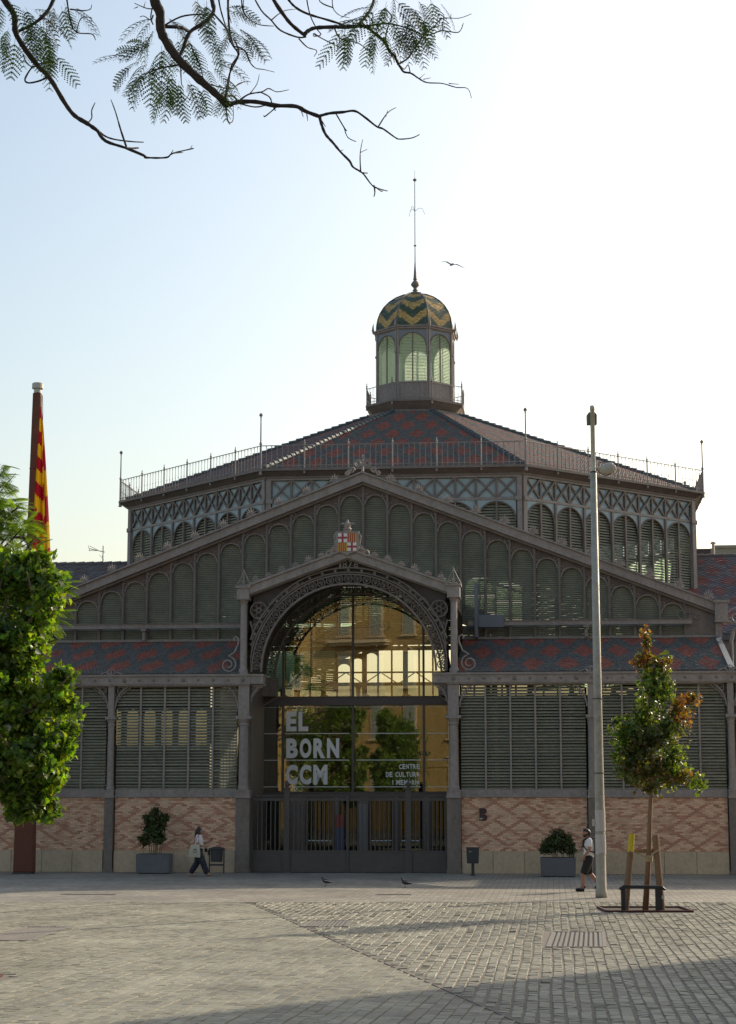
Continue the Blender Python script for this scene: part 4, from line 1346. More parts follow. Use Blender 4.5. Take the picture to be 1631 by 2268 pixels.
dome = fpart(dm_, 'dome_tiles', dometile, kind='stuff')
m = MB(); m.tube([((prof(i / 24)[0] + .02) * math.tan(th), -prof(i / 24)[0] - .02, prof(i / 24)[1]) for i in range(25)], .04, 6)
fpart(m, 'dome_rib', iron_dk)
face_copies(facing, range(8))
m = MB()
m.lathe([(.42, 29.56), (.42, 29.66), (.25, 29.70), (.12, 29.72), (.12, 29.80), (.16, 29.84), (.09, 29.9), (.10, 29.98), (.23, 30.12), (.23, 30.22), (.12, 30.36), (.08, 30.42), (.12, 30.46), (.09, 30.55), (.03, 31.45), (.024, 32.3), (.09, 32.36), (.024, 32.42), (.022, 36.0), (.06, 36.03), (.12, 36.1), (.05, 36.16), (.012, 36.2), (.008, 36.65)], 10, (0, OC, 0))
for a in (0, 120, 240):
    ca, sa = math.cos(R(a + 10)), math.sin(R(a + 10))
    m.tube([(0, OC, 34.3), (.22 * ca, OC + .22 * sa, 34.5), (.42 * ca, OC + .42 * sa, 34.46), (.55 * ca, OC + .55 * sa, 34.15)], .012, 4)
sp_ = m.build('spire', iron_dk, hall)
sp_['label'] = 'tall thin iron spire with ball and lightning rod on the cupola'

# ------------------------------------------------------------------ gate across the entrance
gate = empty('entrance_gate', tuple(B(0, .18)), -PHI, 'dark iron barred gate with solid kick panels across the hall entrance', 'gate')
gm = mat('gate iron', (.085, .070, .062), .6, 0, .3, 3.0, streak=.2)
GP = [-3.40, -2.17, -.03, 2.08, 3.40]
for i, u in enumerate(GP):
    w = .10 if i in (1, 3) else .045
    if i in (0, 4): w = .05
    m = MB(); m.box(u - w, u + w, -.06, .06, 0, 2.86 if i in (1, 3) else 2.66)
    if i in (1, 3): m.lathe([(.12, 2.86), (.12, 2.9), (.06, 2.94), (.09, 3.02), (.05, 3.1), (.004, 3.18)], 8, (u, 0, 0)); m.box(u - .13, u + .13, -.08, .08, 0, .68)
    m.build('gate_post', gm, gate)
for i in range(4):
    a = GP[i] + (.10 if i in (1, 3) else .05); b_ = GP[i + 1] - (.10 if i in (0, 2) else .05)
    m = MB(); m.box(a, b_, -.03, .03, .02, .70); m.box(a, b_, -.045, .045, .70, .76); m.build('kick_panel', mat('gate panel%d' % i, (.088, .074, .066), .6, 0, .25, 1.5), gate)
    m = MB(); m.box(a, b_, -.04, .04, 2.46, 2.54); m.box(a, b_, -.03, .03, 2.62, 2.66); m.build('top_rail', gm, gate)
    n = max(5, round((b_ - a) / .155))
    for k in range(1, n):
        x = a + (b_ - a) * k / n
        MB().box(x - .018, x + .018, -.018, .018, .76, 2.46).build('bar', gm, gate)
    n2 = int((b_ - a) / .08)
    m = MB()
    for k in range(n2):
        x = a + (b_ - a) * (k + .5) / n2; m.ring(x, 0, 2.58, .032, .008, n=10, k=3)
    m.build('ring_frieze', gm, gate, kind='stuff')

# ------------------------------------------------------------------ sign on the brick wall
sg_ = empty('wall_sign', tuple(B(4.62, -.03, 2.0)), -PHI, 'dark maroon letter B sign fixed to the brick wall by the entrance', 'sign')
sg_.scale = (.8, 1, .78)
mar = mat('maroon panel', (.055, .022, .028), .5, 0, .1)
MB().box(-.11, -.09, -.02, .02, -.28, .28).build('edge', mat('brass edge', (.35, .28, .14), .4, .5), sg_)
m = MB()
top = [(-.09, 0.0), (-.09, .27), (.10, .27)] + [(.10 + .13 * math.sin(R(a)), .14 + .13 * math.cos(R(a))) for a in range(15, 181, 15)]
bot = [(-.09, -.27), (-.09, -.002), (.12, -.002)] + [(.12 + .134 * math.sin(R(a)), -.136 + .134 * math.cos(R(a))) for a in range(15, 181, 15)]
m.prism(top[::-1], -.02, .02); m.prism(bot[::-1], -.02, .02)
m.build('panel', mar, sg_)
for i in range(3):
    MB().box(-.07, .08 - .03 * i, -.024, -.0205, -.17 - .025 * i, -.16 - .025 * i).build('small_print', letterm, sg_)

# ------------------------------------------------------------------ apartment house across the plaza, mirrored in the glazed front
ochre = mat('ochre render', (.36, .245, .085), .9, 0, .14, .8, .1, 20)
trim = mat('pale trim', (.50, .40, .26), .85, 0, .12, 2.0)
shut = mat('grey green shutter', (.26, .29, .24), .7, 0, .1, 3.0)
apt = empty('apartment_house', tuple(B(-12, -80)), -PHI + pi, 'ochre apartment house with shuttered windows seen mirrored in the entrance glass', 'building')
# the house looks along its own -y, towards the hall; x here runs opposite to the hall's u
def house_wing(M, length, wins, balc):
    m = MB(); m.M = M; m.box(0, length, 0, 9, 0, 23.0); m.box(-.1, length + .1, -.35, 9, 22.6, 23.2); m.box(0, length, -.05, .01, 4.9, 5.1)
    wl = m.build('house_wall', ochre, apt)
    for x, z in wins:
        m = MB(); m.M = M
        m.box(x - .62, x + .62, -.06, .0, z - 1.35, z + 1.4); m.box(x - .75, x + .75, -.22, .0, z - 1.5, z - 1.36); m.box(x - .72, x + .72, -.2, .0, z + 1.41, z + 1.56)
        m.tube([(x - .3, -.1, z + 1.58), (x, -.14, z + 1.85), (x + .3, -.1, z + 1.58)], .09, 5)
        wn_ = m.build('window', trim, apt)
        for q in (-1, 1):
            m = MB(); m.M = M
            m.box(x + q * .24 - .21, x + q * .24 + .21, -.10, -.062, z - 1.25, z + 1.3)
            for k in range(14): m.box(x + q * .24 - .17, x + q * .24 + .17, -.115, -.10, z - 1.15 + k * .17, z - 1.06 + k * .17)
            m.build('shutter', shut, wn_)
    for x0, x1, z in balc:
        m = MB(); m.M = M
        m.box(x0, x1, -1.0, 0, z - .25, z); m.box(x0 + .1, x1 - .1, -.7, 0, z - .45, z - .25)
        bb = m.build('balcony', trim, apt)
        m = MB(); m.M = M
        n = int((x1 - x0) / .13)
        for k in range(n + 1): m.tube([(x0 + (x1 - x0) * k / n, -.95, z), (x0 + (x1 - x0) * k / n, -.95, z + 1.0)], .014, 4, False)
        m.tube([(x0, -.95, z + 1.0), (x1, -.95, z + 1.0)], .03, 5); m.tube([(x0, 0, z + 1.0), (x0, -.95, z + 1.0)], .03, 5); m.tube([(x1, 0, z + 1.0), (x1, -.95, z + 1.0)], .03, 5)
        m.build('railing', iron_dk, bb)
fl = [4.2, 8.5, 12.72, 16.9, 20.6]
house_wing(Matrix.Identity(4), 16.0, [(x, z) for x in (1.65, 5.3, 8.9, 12.5) for z in fl], [])
M2 = Matrix.Rotation(R(24), 4, 'Z') @ Matrix.Translation((-17.0, 0, 0))
house_wing(M2, 17.0, [(x, z) for x in (2.2, 4.8, 8.2, 11.2, 14.2) for z in fl], [(9.9, 15.4, 10.9), (9.9, 15.4, 15.2), (1.2, 6.0, 15.2)])
m = MB(); m.tube([(.25, -.1, 0), (.25, -.1, 22.5)], .06, 6); m.build('downpipe', iron_dk, apt)

# ------------------------------------------------------------------ flagpole with hanging flag
fx, fy = -11.72, 64.2
pole = empty('flagpole', (fx, fy, 0), -PHI, 'tall tapering rust red steel flagpole in front of the brick wall', 'flagpole')
top = 16.75
m = MB()
a, b_ = .345, .145
m.add([(-a, -.22, .06), (a, -.22, .06), (a, .22, .06), (-a, .22, .06), (-b_, -.13, top), (b_, -.13, top), (b_, .13, top), (-b_, .13, top)], [(0, 3, 2, 1), (4, 5, 6, 7), (0, 1, 5, 4), (1, 2, 6, 5), (2, 3, 7, 6), (3, 0, 4, 7)])
m.build('mast', rust, pole, bevel=.04)
MB().box(-.36, .30, -.24, .24, .0, .06).build('base_plate', steel_dk, pole)
MB().lathe([(.13, top), (.13, top + .12), (.20, top + .16), (.20, top + .34), (.17, top + .36)], 16).build('cap', mat('pole cap', (.45, .42, .38), .5, .2, .1), pole)
m = MB()
for z in (2.75, 5.6, 8.4, 11.2, 14.0):
    f = a + (b_ - a) * z / top; d_ = .22 + (-.09) * z / top
    m.box(-f - .004, f + .004, -d_ - .004, d_ + .004, z, z + .03)
m.build('seam_band', rust_dk, pole)
MB().tube([(.19, -.02, top - .1), (.22, -.02, top - .8), (.25, -.02, 9.0)], .012, 5).build('halyard', cream, pole)
# flag: a cloth hanging in pleats
def flag_mat():
    return leafmat('flag cloth', .45, .8, .2, (1, 1, 1))
fm = flag_mat()
fb = MB(); nr, nc = 110, 44
z0, z1 = top - .55, 8.5
grid = []
for r in range(nr + 1):
    t = r / nr; z = z0 + (z1 - z0) * t
    xl = .20 - .26 * min(1, t / .78); xr = .245 + .62 * t ** .85
    row = []
    for c in range(nc + 1):
        s_ = c / nc
        fold = math.sin(s_ * pi * 4.2 + .5 * t) * .10 * min(1, t * 1.6) * (.35 if s_ < .5 else 1)
        row.append((xl + (xr - xl) * (s_ ** .9) + .02 * math.sin(s_ * 14 + 3 * t) * t, -.27 - .05 * s_ + fold, z + (.10 * math.sin(s_ * 8) if r == nr else 0)))
    grid.append(row)
fb.v = [p for row in grid for p in row]
for r in range(nr):
    for c in range(nc):
        t = r / nr; s_ = (c + .5) / nc
        x, _, z = grid[r][c]
        if s_ < .62:
            h = ((z0 - z) - 1.0 * (x - grid[r][0][0])) / .90 + .10
        elif s_ < .82:
            h = ((z0 - z) * .9 + 1.5 * x) / 1.15 + .35
        else:
            h = ((z0 - z) * .8 + 1.0 * x) / 1.6 + .1
        if t > .70 and s_ < .78:
            h = s_ * 3.4 + (t - .7) * .5
        red_ = h % 1.0 < .5
        cc = (.50, .02, .04) if red_ else (.72, .50, .02)
        i0 = r * (nc + 1) + c; fb.f.append((i0, i0 + 1, i0 + nc + 2, i0 + nc + 1)); fb.c.append(cc)
fo = fb.build('flag', fm, None, smooth=True)
fo.location = (fx, fy, 0); fo.rotation_euler = (0, 0, -PHI)
sm = fo.modifiers.new('thick', 'SOLIDIFY'); sm.thickness = .006
tag(fo, 'red and yellow striped flag hanging limp along the rusty flagpole', 'flag')

# ------------------------------------------------------------------ leaves
def leaf_plane():
    """five-lobed leaf, stem at the origin, tip along +y, length 1"""
    o = [(0, 0), (.16, .02), (.38, -.06), (.36, .16), (.56, .30), (.34, .40), (.40, .66), (.20, .62), (.12, .84), (0, 1.0)]
    vs = [(x, y, .10 * abs(x) - .10 * y * y) for x, y in o] + [(-x, y, .10 * abs(x) - .10 * y * y) for x, y in o[1:-1]]
    n = len(o)
    right = list(range(n)); left = [0] + list(range(n, n + n - 2)) + [n - 1]
    return vs, [tuple(right), tuple(left[::-1])]
def leaf_simple():
    o = [(0, 0), (.2, .28), (.22, .55), (0, 1)]
    vs = [(x, y, .2 * abs(x) - .1 * y * y) for x, y in o] + [(-x, y, .2 * abs(x) - .1 * y * y) for x, y in o[1:-1]]
    return vs, [(0, 1, 2, 3), (0, 3, 5, 4)]
def ball_pts(n, c, rad, shell=.55):
    d = rng.normal(size=(n, 3)); d /= np.linalg.norm(d, axis=1, keepdims=True)
    r = (shell + (1 - shell) * rng.random(n)) ** .8
    r *= 1 + .12 * np.sin(d[:, 0] * 5 + c[0]) * np.sin(d[:, 2] * 6 + c[1] * 3)
    return np.asarray(c) + d * r[:, None] * np.asarray(rad), d
def leafy(name, clumps, dens, size, tpl, cols, m_, parent, up=.5, kind=None, jit=.07, per=16, reach=1.25, lean=.35):
    """leaves set along twigs that spray out of the heart of every clump, so the outline is ragged and has gaps"""
    P = []; D = []; C = []
    for c, rad, cl in clumps:
        rad = np.array(rad); c = np.array(c)
        n = max(14, int(dens * (rad[0] * rad[2] + rad[0] * rad[1] + rad[1] * rad[2]) / 3))
        nt_ = max(5, n // per)
        d = rng.normal(size=(nt_, 3)); d[:, 2] += lean; d /= np.linalg.norm(d, axis=1, keepdims=True)
        r1 = .55 + (reach - .55) * rng.random(nt_) ** 1.3
        r0 = r1 * (.25 + .3 * rng.random(nt_))
        sag = rng.normal(0, .10, (nt_, 3))
        for q in range(nt_):
            t = rng.random(per) ** .8
            rr_ = (r0[q] + (r1[q] - r0[q]) * t)[:, None]
            p = c + d[q] * rr_ * rad + sag[q] * (t ** 2)[:, None] * rad + rng.normal(0, jit, (per, 3)) * (1.2 - .7 * t)[:, None]
            P.append(p); D.append(np.repeat(d[q][None], per, 0))
            base = np.array(cols[cl][rng.integers(len(cols[cl]))])
            f = .7 + .6 * rng.random((per, 1))
            C.append(np.clip(base * f * (1 + rng.normal(0, .10, (per, 3))), .002, 1))
    P = np.concatenate(P); D = np.concatenate(D); C = np.concatenate(C)
    nrm = D * .35 + rng.normal(0, .6, P.shape) + np.array([0, 0, up])
    rot = frames(nrm, rng.random(len(P)) * 2 * pi)
    return cloud(name, tpl[0], tpl[1], P, rot, size * (.55 + .8 * rng.random(len(P))), C, m_, parent, kind)
planeleaf = leafmat('plane leaf', .46, .42, .5, (2.0, 2.1, .3))
mapleleaf = leafmat('maple leaf', .42, .36, .6, (1.8, 1.6, .4))
featherleaf = leafmat('jacaranda leaf', .60, .5, .3, (1.7, 1.6, .35))
shrubleaf = leafmat('shrub leaf', .25, .35, .5, (1.2, 1.2, .5))
bark = mat('bark', (.16, .115, .08), .9, 0, .3, 4.0, .5, 25, streak=.3)
bark_dk = mat('dark bark', (.045, .036, .032), .85, 0, .3, 6.0, .4, 60)
GREENS = {'g': [(.075, .13, .024), (.05, .09, .02), (.15, .23, .03), (.10, .165, .03), (.18, .25, .05)],
          'o': [(.26, .12, .03), (.20, .10, .03), (.15, .12, .03), (.09, .11, .03), (.12, .11, .03)],
          'b': [(.13, .12, .03), (.17, .11, .03), (.10, .14, .03), (.09, .13, .03)],
          'd': [(.06, .085, .028), (.07, .10, .03), (.085, .115, .035), (.10, .09, .03)],
          'f': [(.11, .19, .03), (.13, .21, .035), (.09, .165, .03)]}

def C_(px, py, Y, rx, rz, ry=None):
    p = W(px, py, Y); k = Y / FPX
    return (tuple(p), (rx * k, (ry or rx) * k, rz * k))
# plane tree at the left
def limbs(mb, base, top, ends, r0, r1):
    base = Vector(base); top = Vector(top)
    mb.tube([base, base.lerp(top, .5) + Vector((.06, .03, 0)), top], [r0, r0 * .8, r0 * .62], 10)
    for e in ends:
        e = Vector(e); mid = top.lerp(e, .5) + Vector((random.uniform(-.15, .15), random.uniform(-.15, .15), random.uniform(0, .3)))
        mb.tube([top, mid, e], [r0 * .5, r0 * .3, r1], 6)
        for q in range(3):
            d = e + Vector((random.uniform(-.7, .7), random.uniform(-.7, .7), random.uniform(-.4, .6)))
            mb.tube([mid.lerp(e, .3 + .3 * q), d], [r0 * .2, r1 * .5], 5)
PX, PY = -9.6, 38.2
pt = empty('plane_tree', (PX, PY, 0), 0, 'bushy backlit plane tree with lobed leaves hiding the left end of the hall', 'tree')
cl = []
for px, py, dy, rx, rz in ((60, 1300, 0, 62, 62), (10, 1290, .6, 75, 80), (95, 1330, -.5, 32, 55), (70, 1420, .3, 50, 60), (5, 1430, -.4, 80, 90), (115, 1545, -.2, 52, 50), (60, 1560, .4, 65, 70),
                           (0, 1570, -.3, 80, 85), (120, 1640, .3, 46, 45), (60, 1680, -.4, 66, 62), (100, 1715, .2, 50, 45), (0, 1700, .3, 80, 75), (35, 1765, -.2, 52, 45), (85, 1770, .3, 30, 28), (-110, 1500, 0, 120, 230), (-200, 1500, .5, 120, 240), (-100, 1720, -.3, 110, 70)):
    c, r = C_(px, py, PY + dy, rx, rz)
    cl.append(((c[0] - PX, c[1] - PY, c[2]), r, 'g'))
for i in range(46):      # loose sprays that break up the outline
    c, r, _ = cl[i % 14]
    d = Vector((random.uniform(-.2, 1), random.uniform(-1, .6), random.uniform(-.9, .9))).normalized(); k = random.uniform(.12, .3)
    cl.append(((c[0] + d.x * r[0] * 1.0, c[1] + d.y * r[1], c[2] + d.z * r[2] * 1.0), (k, k, k * .8), 'g'))
cl[:14] = [(c, tuple(q * .88 for q in r), g_) for c, r, g_ in cl[:14]]
LP = leaf_plane()
crown = leafy('crown', cl, 3900, .118, LP, GREENS, planeleaf, pt, .15, 'stuff', .085, 15, 1.32)
# the outermost leaves, one by one
lm_ = MB(); lm_.add(LP[0], LP[1], (.075, .13, .02)); LEAF = lm_.mesh('leaf', planeleaf)
for i in range(150):
    c, r, _ = cl[random.choice((2, 3, 5, 5, 8, 8, 10, 10, 12, 13, 6, 9))]
    d = Vector((random.uniform(.1, 1), random.uniform(-1, .2), random.uniform(-.8, .8))).normalized()
    obj('leaf', LEAF, pt, (c[0] + d.x * r[0] * 1.02, c[1] + d.y * r[1], c[2] + d.z * r[2] * 1.02), (random.uniform(-1, 1), random.uniform(-1, 1), random.uniform(0, 6)), (random.uniform(.13, .2),) * 3)
m = MB(); limbs(m, (0, 0, -.03), (.1, .1, 2.6), [tuple(Vector(c[0])) for c in cl[:17]], .20, .02)
m.build('trunk', bark, pt)
# a tree of the same kind behind the camera, mirrored in the glass
for loc, rz, lab, scl in (((-10.5, -.35, 0), 2.0, 'plane tree standing in front of the ochre apartment house', 1.15),):
    c = copy_tree(pt, None); c.location = loc; c.rotation_euler = (0, 0, rz); c.scale = (scl,) * 3; c['label'] = lab; c['group'] = 'plane trees round the plaza'
    c['label'] = lab
    for ch in list(c.children):
        if ch.name.startswith('leaf'): bpy.data.objects.remove(ch)
pt['group'] = 'plane trees round the plaza'
# tall block beyond the right edge; its shadow lies across the near setts
blk_ = empty('apartment_block', (20.9, 45.9, 0), 0, 'plain stuccoed apartment block beyond the right edge that shades the near paving', 'building')
stucco = mat('stucco', (.42, .36, .28), .9, 0, .12, .6)
wl_ = MB().box(0, 14, -42, 0, 0, 19).build('wall', stucco, blk_)
MB().box(-.4, 14.4, -42.4, .4, 19, 19.5).build('cornice', stucco, blk_)
for i in range(9):
    for k in range(5):
        y0_ = -4 - i * 4.4; zz = 1.2 + k * 3.6
        w_ = MB().box(-.08, 0, y0_ - .7, y0_ + .7, zz, zz + 2.2).build('window', trim, blk_)
        MB().box(-.10, -.081, y0_ - .55, y0_ + .55, zz + .1, zz + 2.1).build('pane', shut, w_)

# feathery jacaranda behind the plane tree
def frond(pairs, leaflets, lw, droop=.25):
    """twice-feathered leaf along +y, length 1"""
    vs = []; fs = []
    def quad(a, b, c, d):
        n = len(vs); vs.extend([a, b, c, d]); fs.append((n, n + 1, n + 2, n + 3))
    def P(t, x=0.0): return (x, t, -droop * t * t - .18 * abs(x))
    for i in range(6):
        t0, t1 = i / 6, (i + 1) / 6
        quad((-.006, *P(t0)[1:]), (.006, *P(t0)[1:]), (.006, *P(t1)[1:]), (-.006, *P(t1)[1:]))
    for i in range(pairs):
        t = .18 + .8 * i / (pairs - 1)
        L = .30 * math.sin(pi * (.22 + .68 * i / (pairs - 1))) + .06
        for s_ in (-1, 1):
            dx, dy = s_ * math.cos(R(35)) * L, math.sin(R(35)) * L
            b0 = P(t)
            if leaflets == 0:
                w = lw
                quad((b0[0], b0[1] - w, b0[2]), (b0[0] + dx, b0[1] + dy - w * .3, b0[2] - .3 * L), (b0[0] + dx, b0[1] + dy + w * .3, b0[2] - .3 * L), (b0[0], b0[1] + w, b0[2]))
            else:
                for j in range(leaflets):
                    f = (j + .5) / leaflets
                    px, py, pz = b0[0] + dx * f, b0[1] + dy * f, b0[2] - .3 * L * f * f
                    l2 = .034 * (1.1 - .5 * f)
                    for q in (-1, 1):
                        ex, ey = -s_ * q * math.sin(R(35)) * l2 + s_ * .3 * l2, q * math.cos(R(35)) * l2 + .2 * l2
                        w2 = L / leaflets * .44
                        quad((px - s_ * w2, py - w2 * .5, pz), (px + ex - s_ * w2 * .3, py + ey, pz - .01), (px + ex + s_ * w2 * .6, py + ey + w2 * .5, pz - .01), (px + s_ * w2, py + w2 * .5, pz))
    return vs, fs
FR0 = frond(11, 0, .028, .3)
JX, JY = -12.2, 44.0
jt = empty('jacaranda_tree', (JX, JY, 0), 0, 'feathery light green jacaranda rising behind the plane tree', 'tree')
cl2 = []
for px, py, dy, rx, rz in ((8, 1130, 0, 34, 42), (-8, 1060, .4, 22, 45), (48, 1172, -.3, 30, 26), (-60, 1130, .5, 70, 80), (25, 1180, 1, 40, 30), (110, 1295, -2.6, 28, 34), (105, 1350, -2.4, 26, 30), (85, 1385, -2.2, 26, 22), (60, 1230, -1.5, 24, 26), (-120, 1200, 0, 110, 130)):
    c, r = C_(px, py, JY + dy, rx, rz); cl2.append(((c[0] - JX, c[1] - JY, c[2]), r, 'f'))
P = []; D = []
for c, r, _ in cl2:
    n = max(30, int(620 * (r[0] * r[2])))
    p, d = ball_pts(n, c, np.array(r) * .85, .3); P.append(p); D.append(d)
P = np.concatenate(P); D = np.concatenate(D); N = len(P)
ydir = D * np.array([1, 1, .3]) + rng.normal(0, .45, (N, 3)) + np.array([.25, 0, -.05]); ydir /= np.linalg.norm(ydir, axis=1, keepdims=True)
zd = np.array([0, -.25, 1.0]) + rng.normal(0, .3, (N, 3)); xd = np.cross(ydir, zd); xd /= np.linalg.norm(xd, axis=1, keepdims=True); zd = np.cross(xd, ydir)
rot = np.stack([xd, ydir, zd], 2)
C = np.array(GREENS['f'])[rng.integers(3, size=N)] * (.7 + .6 * rng.random((N, 1)))
cloud('crown', *FR0, P, rot, .42 * (.7 + .5 * rng.random(N)), C, featherleaf, jt, 'stuff')
m = MB(); limbs(m, (0, 0, -.03), (.2, -.3, 4.6), [tuple(Vector(c[0])) for c in cl2], .17, .015); m.build('trunk', bark_dk, jt)

# young maple with stakes
TX, TY = 6.42, 43.8
mt = empty('young_maple', (TX, TY, 0), 0, 'slender young maple with green and orange leaves tied between two stakes', 'tree')
cl3 = []
for px, py, dy, rx, rz, k in ((1431, 1420, 0, 6, 30, 'o'), (1424, 1465, 0, 20, 22, 'o'), (1458, 1480, .05, 24, 34, 'b'), (1440, 1525, 0, 26, 40, 'g'), (1466, 1530, -.1, 20, 40, 'g'), (1430, 1585, .1, 26, 30, 'g'),
                              (1400, 1625, 0, 36, 34, 'g'), (1440, 1640, -.15, 46, 44, 'd'), (1412, 1680, .1, 44, 44, 'd'), (1505, 1590, .1, 20, 40, 'o'), (1530, 1550, 0, 14, 20, 'o'), (1478, 1620, 0, 30, 34, 'g'),
                              (1490, 1690, .1, 34, 34, 'g'), (1400, 1715, -.1, 32, 30, 'b'), (1450, 1715, .15, 44, 34, 'b'), (1515, 1725, 0, 26, 20, 'b'), (1545, 1738, 0, 18, 14, 'g'), (1375, 1660, .1, 16, 40, 'g'), (1438, 1750, 0, 18, 14, 'd'), (1368, 1600, 0, 10, 8, 'g')):
    c, r = C_(px, py, TY + dy, rx, rz, (rx + rz) / 2); cl3.append(((c[0] - TX, c[1] - TY, c[2]), r, k))
leafy('crown', cl3, 4600, .08, LP, GREENS, mapleleaf, mt, .15, 'stuff', .06, 12, 1.6)
m = MB()
tp = [W(1430, 2016, TY), W(1437, 1900, TY), W(1440, 1800, TY), W(1445, 1720, TY), W(1440, 1600, TY), W(1434, 1480, TY), W(1431, 1400, TY)]
m.tube([tuple(p - Vector((TX, TY, 0))) for p in tp], [.075, .06, .05, .04, .028, .016, .006], 8)
for px, py, qx, qy in ((1443, 1740, 1540, 1735), (1443, 1720, 1380, 1690), (1442, 1650, 1520, 1560), (1441, 1620, 1375, 1600), (1438, 1560, 1470, 1490), (1444, 1730, 1500, 1700), (1436, 1540, 1405, 1475), (1442, 1680, 1400, 1640)):
    a_ = W(px, py, TY); b2 = W(qx, qy, TY + random.uniform(-.2, .2)); mid = a_.lerp(b2, .5) + Vector((0, 0, .08))
    m.tube([tuple(p - Vector((TX, TY, 0))) for p in (a_, mid, b2)], [.022, .015, .005], 5)
m.build('trunk', mat('young bark', (.23, .13, .075), .85, 0, .25, 4.0, .3, 40, streak=.3), mt, smooth=True)
MB().box(-.95, .95, -.72, .9, -.03, -.004).build('soil', MATS['soil'], mt)
stakewood = mat('stake wood', (.24, .145, .08), .85, 0, .25, 5.0, .3, 30, streak=.2)
o = empty('tree_stake', (6.1, 43.6, 0), 0, 'left wooden tree stake with a yellow painted top', 'stake', 'stakes tied to the young maple')
pts = [W(1385, 2019, 43.6), W(1400, 1847, 43.75)]; pts = [p - Vector((6.1, 43.6, 0)) for p in pts]
MB().tube([pts[0], pts[0].lerp(pts[1], .86)], [.085, .074], 12).build('post', stakewood, o, smooth=False)
MB().tube([pts[0].lerp(pts[1], .762), pts[0].lerp(pts[1], 1.0)], [.0765, .0735], 12).build('painted_top', mat('yellow paint', (.58, .44, .02), .6, 0, .1), o)
o = empty('tree_stake', (6.8, 43.6, 0), 0, 'right wooden tree stake with a bare brown top', 'stake', 'stakes tied to the young maple')
pts = [W(1466, 2017, 43.6) - Vector((6.8, 43.6, 0)), W(1452, 1850, 43.75) - Vector((6.8, 43.6, 0))]
MB().tube(pts, [.085, .07], 12).build('post', stakewood, o)
o = empty('tree_tie', (6.5, 43.9, 0), 0, 'wooden crossbar and straps tying the maple to its stakes', 'tree tie')
off = Vector((6.5, 43.9, 0))
MB().bar(W(1388, 1886, 43.72 + .14) - off, W(1452, 1884, 43.72 + .14) - off, .03, .09).build('crossbar', stakewood, o)
rope = mat('tie strap', (.42, .33, .19), .8)
m = MB(); m.tube([W(1394, 1884, 43.6) - off, W(1420, 1894, 43.62) - off, W(1438, 1901, 43.68) - off], .02, 6); m.build('strap', rope, o)
m = MB(); m.tube([W(1460, 1882, 43.6) - off, W(1448, 1890, 43.62) - off, W(1440, 1901, 43.68) - off], .02, 6); m.build('strap', rope, o)
MB().lathe([(.085, 0), (.085, .14)], 10, W(1438, 1908, 43.8) - off).build('wrap', rope, o)
# hoop guard
gx, gy = 6.42, 43.2
o = empty('tree_guard', (gx, gy, 0), 0, 'black steel hoop guard round the foot of the young maple', 'tree guard')
blk = mat('black steel', (.02, .021, .024), .38, .2, .1, 3.0)
pts = [W(1372, 1970, gy), W(1379, 1964, gy), W(1420, 1964, gy), W(1466, 1965, gy), W(1473, 1971, gy)]
m = MB(); m.bar(pts[1] - Vector((gx, gy, 0)), pts[3] - Vector((gx, gy, 0)), .16, .075); m.bar(pts[1] - Vector((gx, gy, 0)), pts[0] - Vector((gx, gy, 0)), .16, .05); m.bar(pts[3] - Vector((gx, gy, 0)), pts[4] - Vector((gx, gy, 0)), .16, .05)
m.build('rail', blk, o, bevel=.015)
for px, w in ((1380, .045), (1459, .075)):
    p = W(px, 1968, gy) - Vector((gx, gy, 0))
    MB().box(p.x - w, p.x + w, -.05, .05, -.03, p.z).build('leg', blk, o)
MB().box(.30, .36, -.052, -.051, .28, .36).build('sticker', cream, o)
o = empty('tree_pit_frame', (TX, TY, 0), 0, 'flat dark red steel frame set in the paving round the maple', 'tree pit frame')
for a4 in ((-1.0, 1.0, -.78, -.72), (-1.0, 1.0, .9, .96), (-1.0, -.95, -.72, .9), (.95, 1.0, -.72, .9)):
    MB().box(*a4, -.03, .035).build('edge', rust_dk, o)

# ------------------------------------------------------------------ planters and shrubs
conc = mat('grey planter', (.135, .135, .14), .8, 0, .15, 2.0, .2, 40)
def planter(px, Y, w, h, lab):
    X = (px - 815.5) / FPX * (Y * math.cos(TILT) - CAMH * math.sin(TILT))
    o = empty('planter', (X, Y, 0), -PHI, lab, 'planter', 'grey planters along the hall')
    m = MB()
    w0 = w * .485
    m.add([(-w0, -.3, .03), (w0, -.3, .03), (w0, .3, .03), (-w0, .3, .03), (-w / 2, -.32, h), (w / 2, -.32, h), (w / 2, .32, h), (-w / 2, .32, h)], [(0, 3, 2, 1), (4, 5, 6, 7), (0, 1, 5, 4), (1, 2, 6, 5), (2, 3, 7, 6), (3, 0, 4, 7)])
    m.build('tub', conc, o, bevel=.012)
    MB().box(-w / 2 + .05, w / 2 - .05, -.28, .28, h + .001, h + .012).build('soil', MATS['soil'], o)
    MB().box(-w * .42, w * .42, -.25, .25, 0, .03).build('foot', steel_dk, o)
    return X, Y
x1, y1 = planter(342, 64.4, 1.17, .66, 'grey box planter holding the tall shrub left of the gate')
x2, y2 = planter(1237, 61.9, 1.17, .62, 'grey box planter holding the round bush near the lamp post')
o = empty('tall_shrub', (x1, y1, .672), 0, 'tall loose dark green shrub with bare lower stems in a planter', 'shrub')
cs = [((.0, 0, .98), (.36, .3, .52), 'd'), ((-.04, 0, .75), (.36, .3, .36), 'd'), ((.22, .02, 1.1), (.22, .2, .2), 'd'), ((-.25, 0, 1.2), (.16, .15, .12), 'd'), ((.0, 0, 1.42), (.16, .15, .13), 'd'), ((-.35, 0, .45), (.22, .2, .22), 'd'), ((.15, 0, .5), (.25, .22, .2), 'd'), ((.38, 0, 1.22), (.1, .1, .1), 'd'), ((-.5, 0, .5), (.1, .1, .06), 'b')]
SL = leaf_simple()
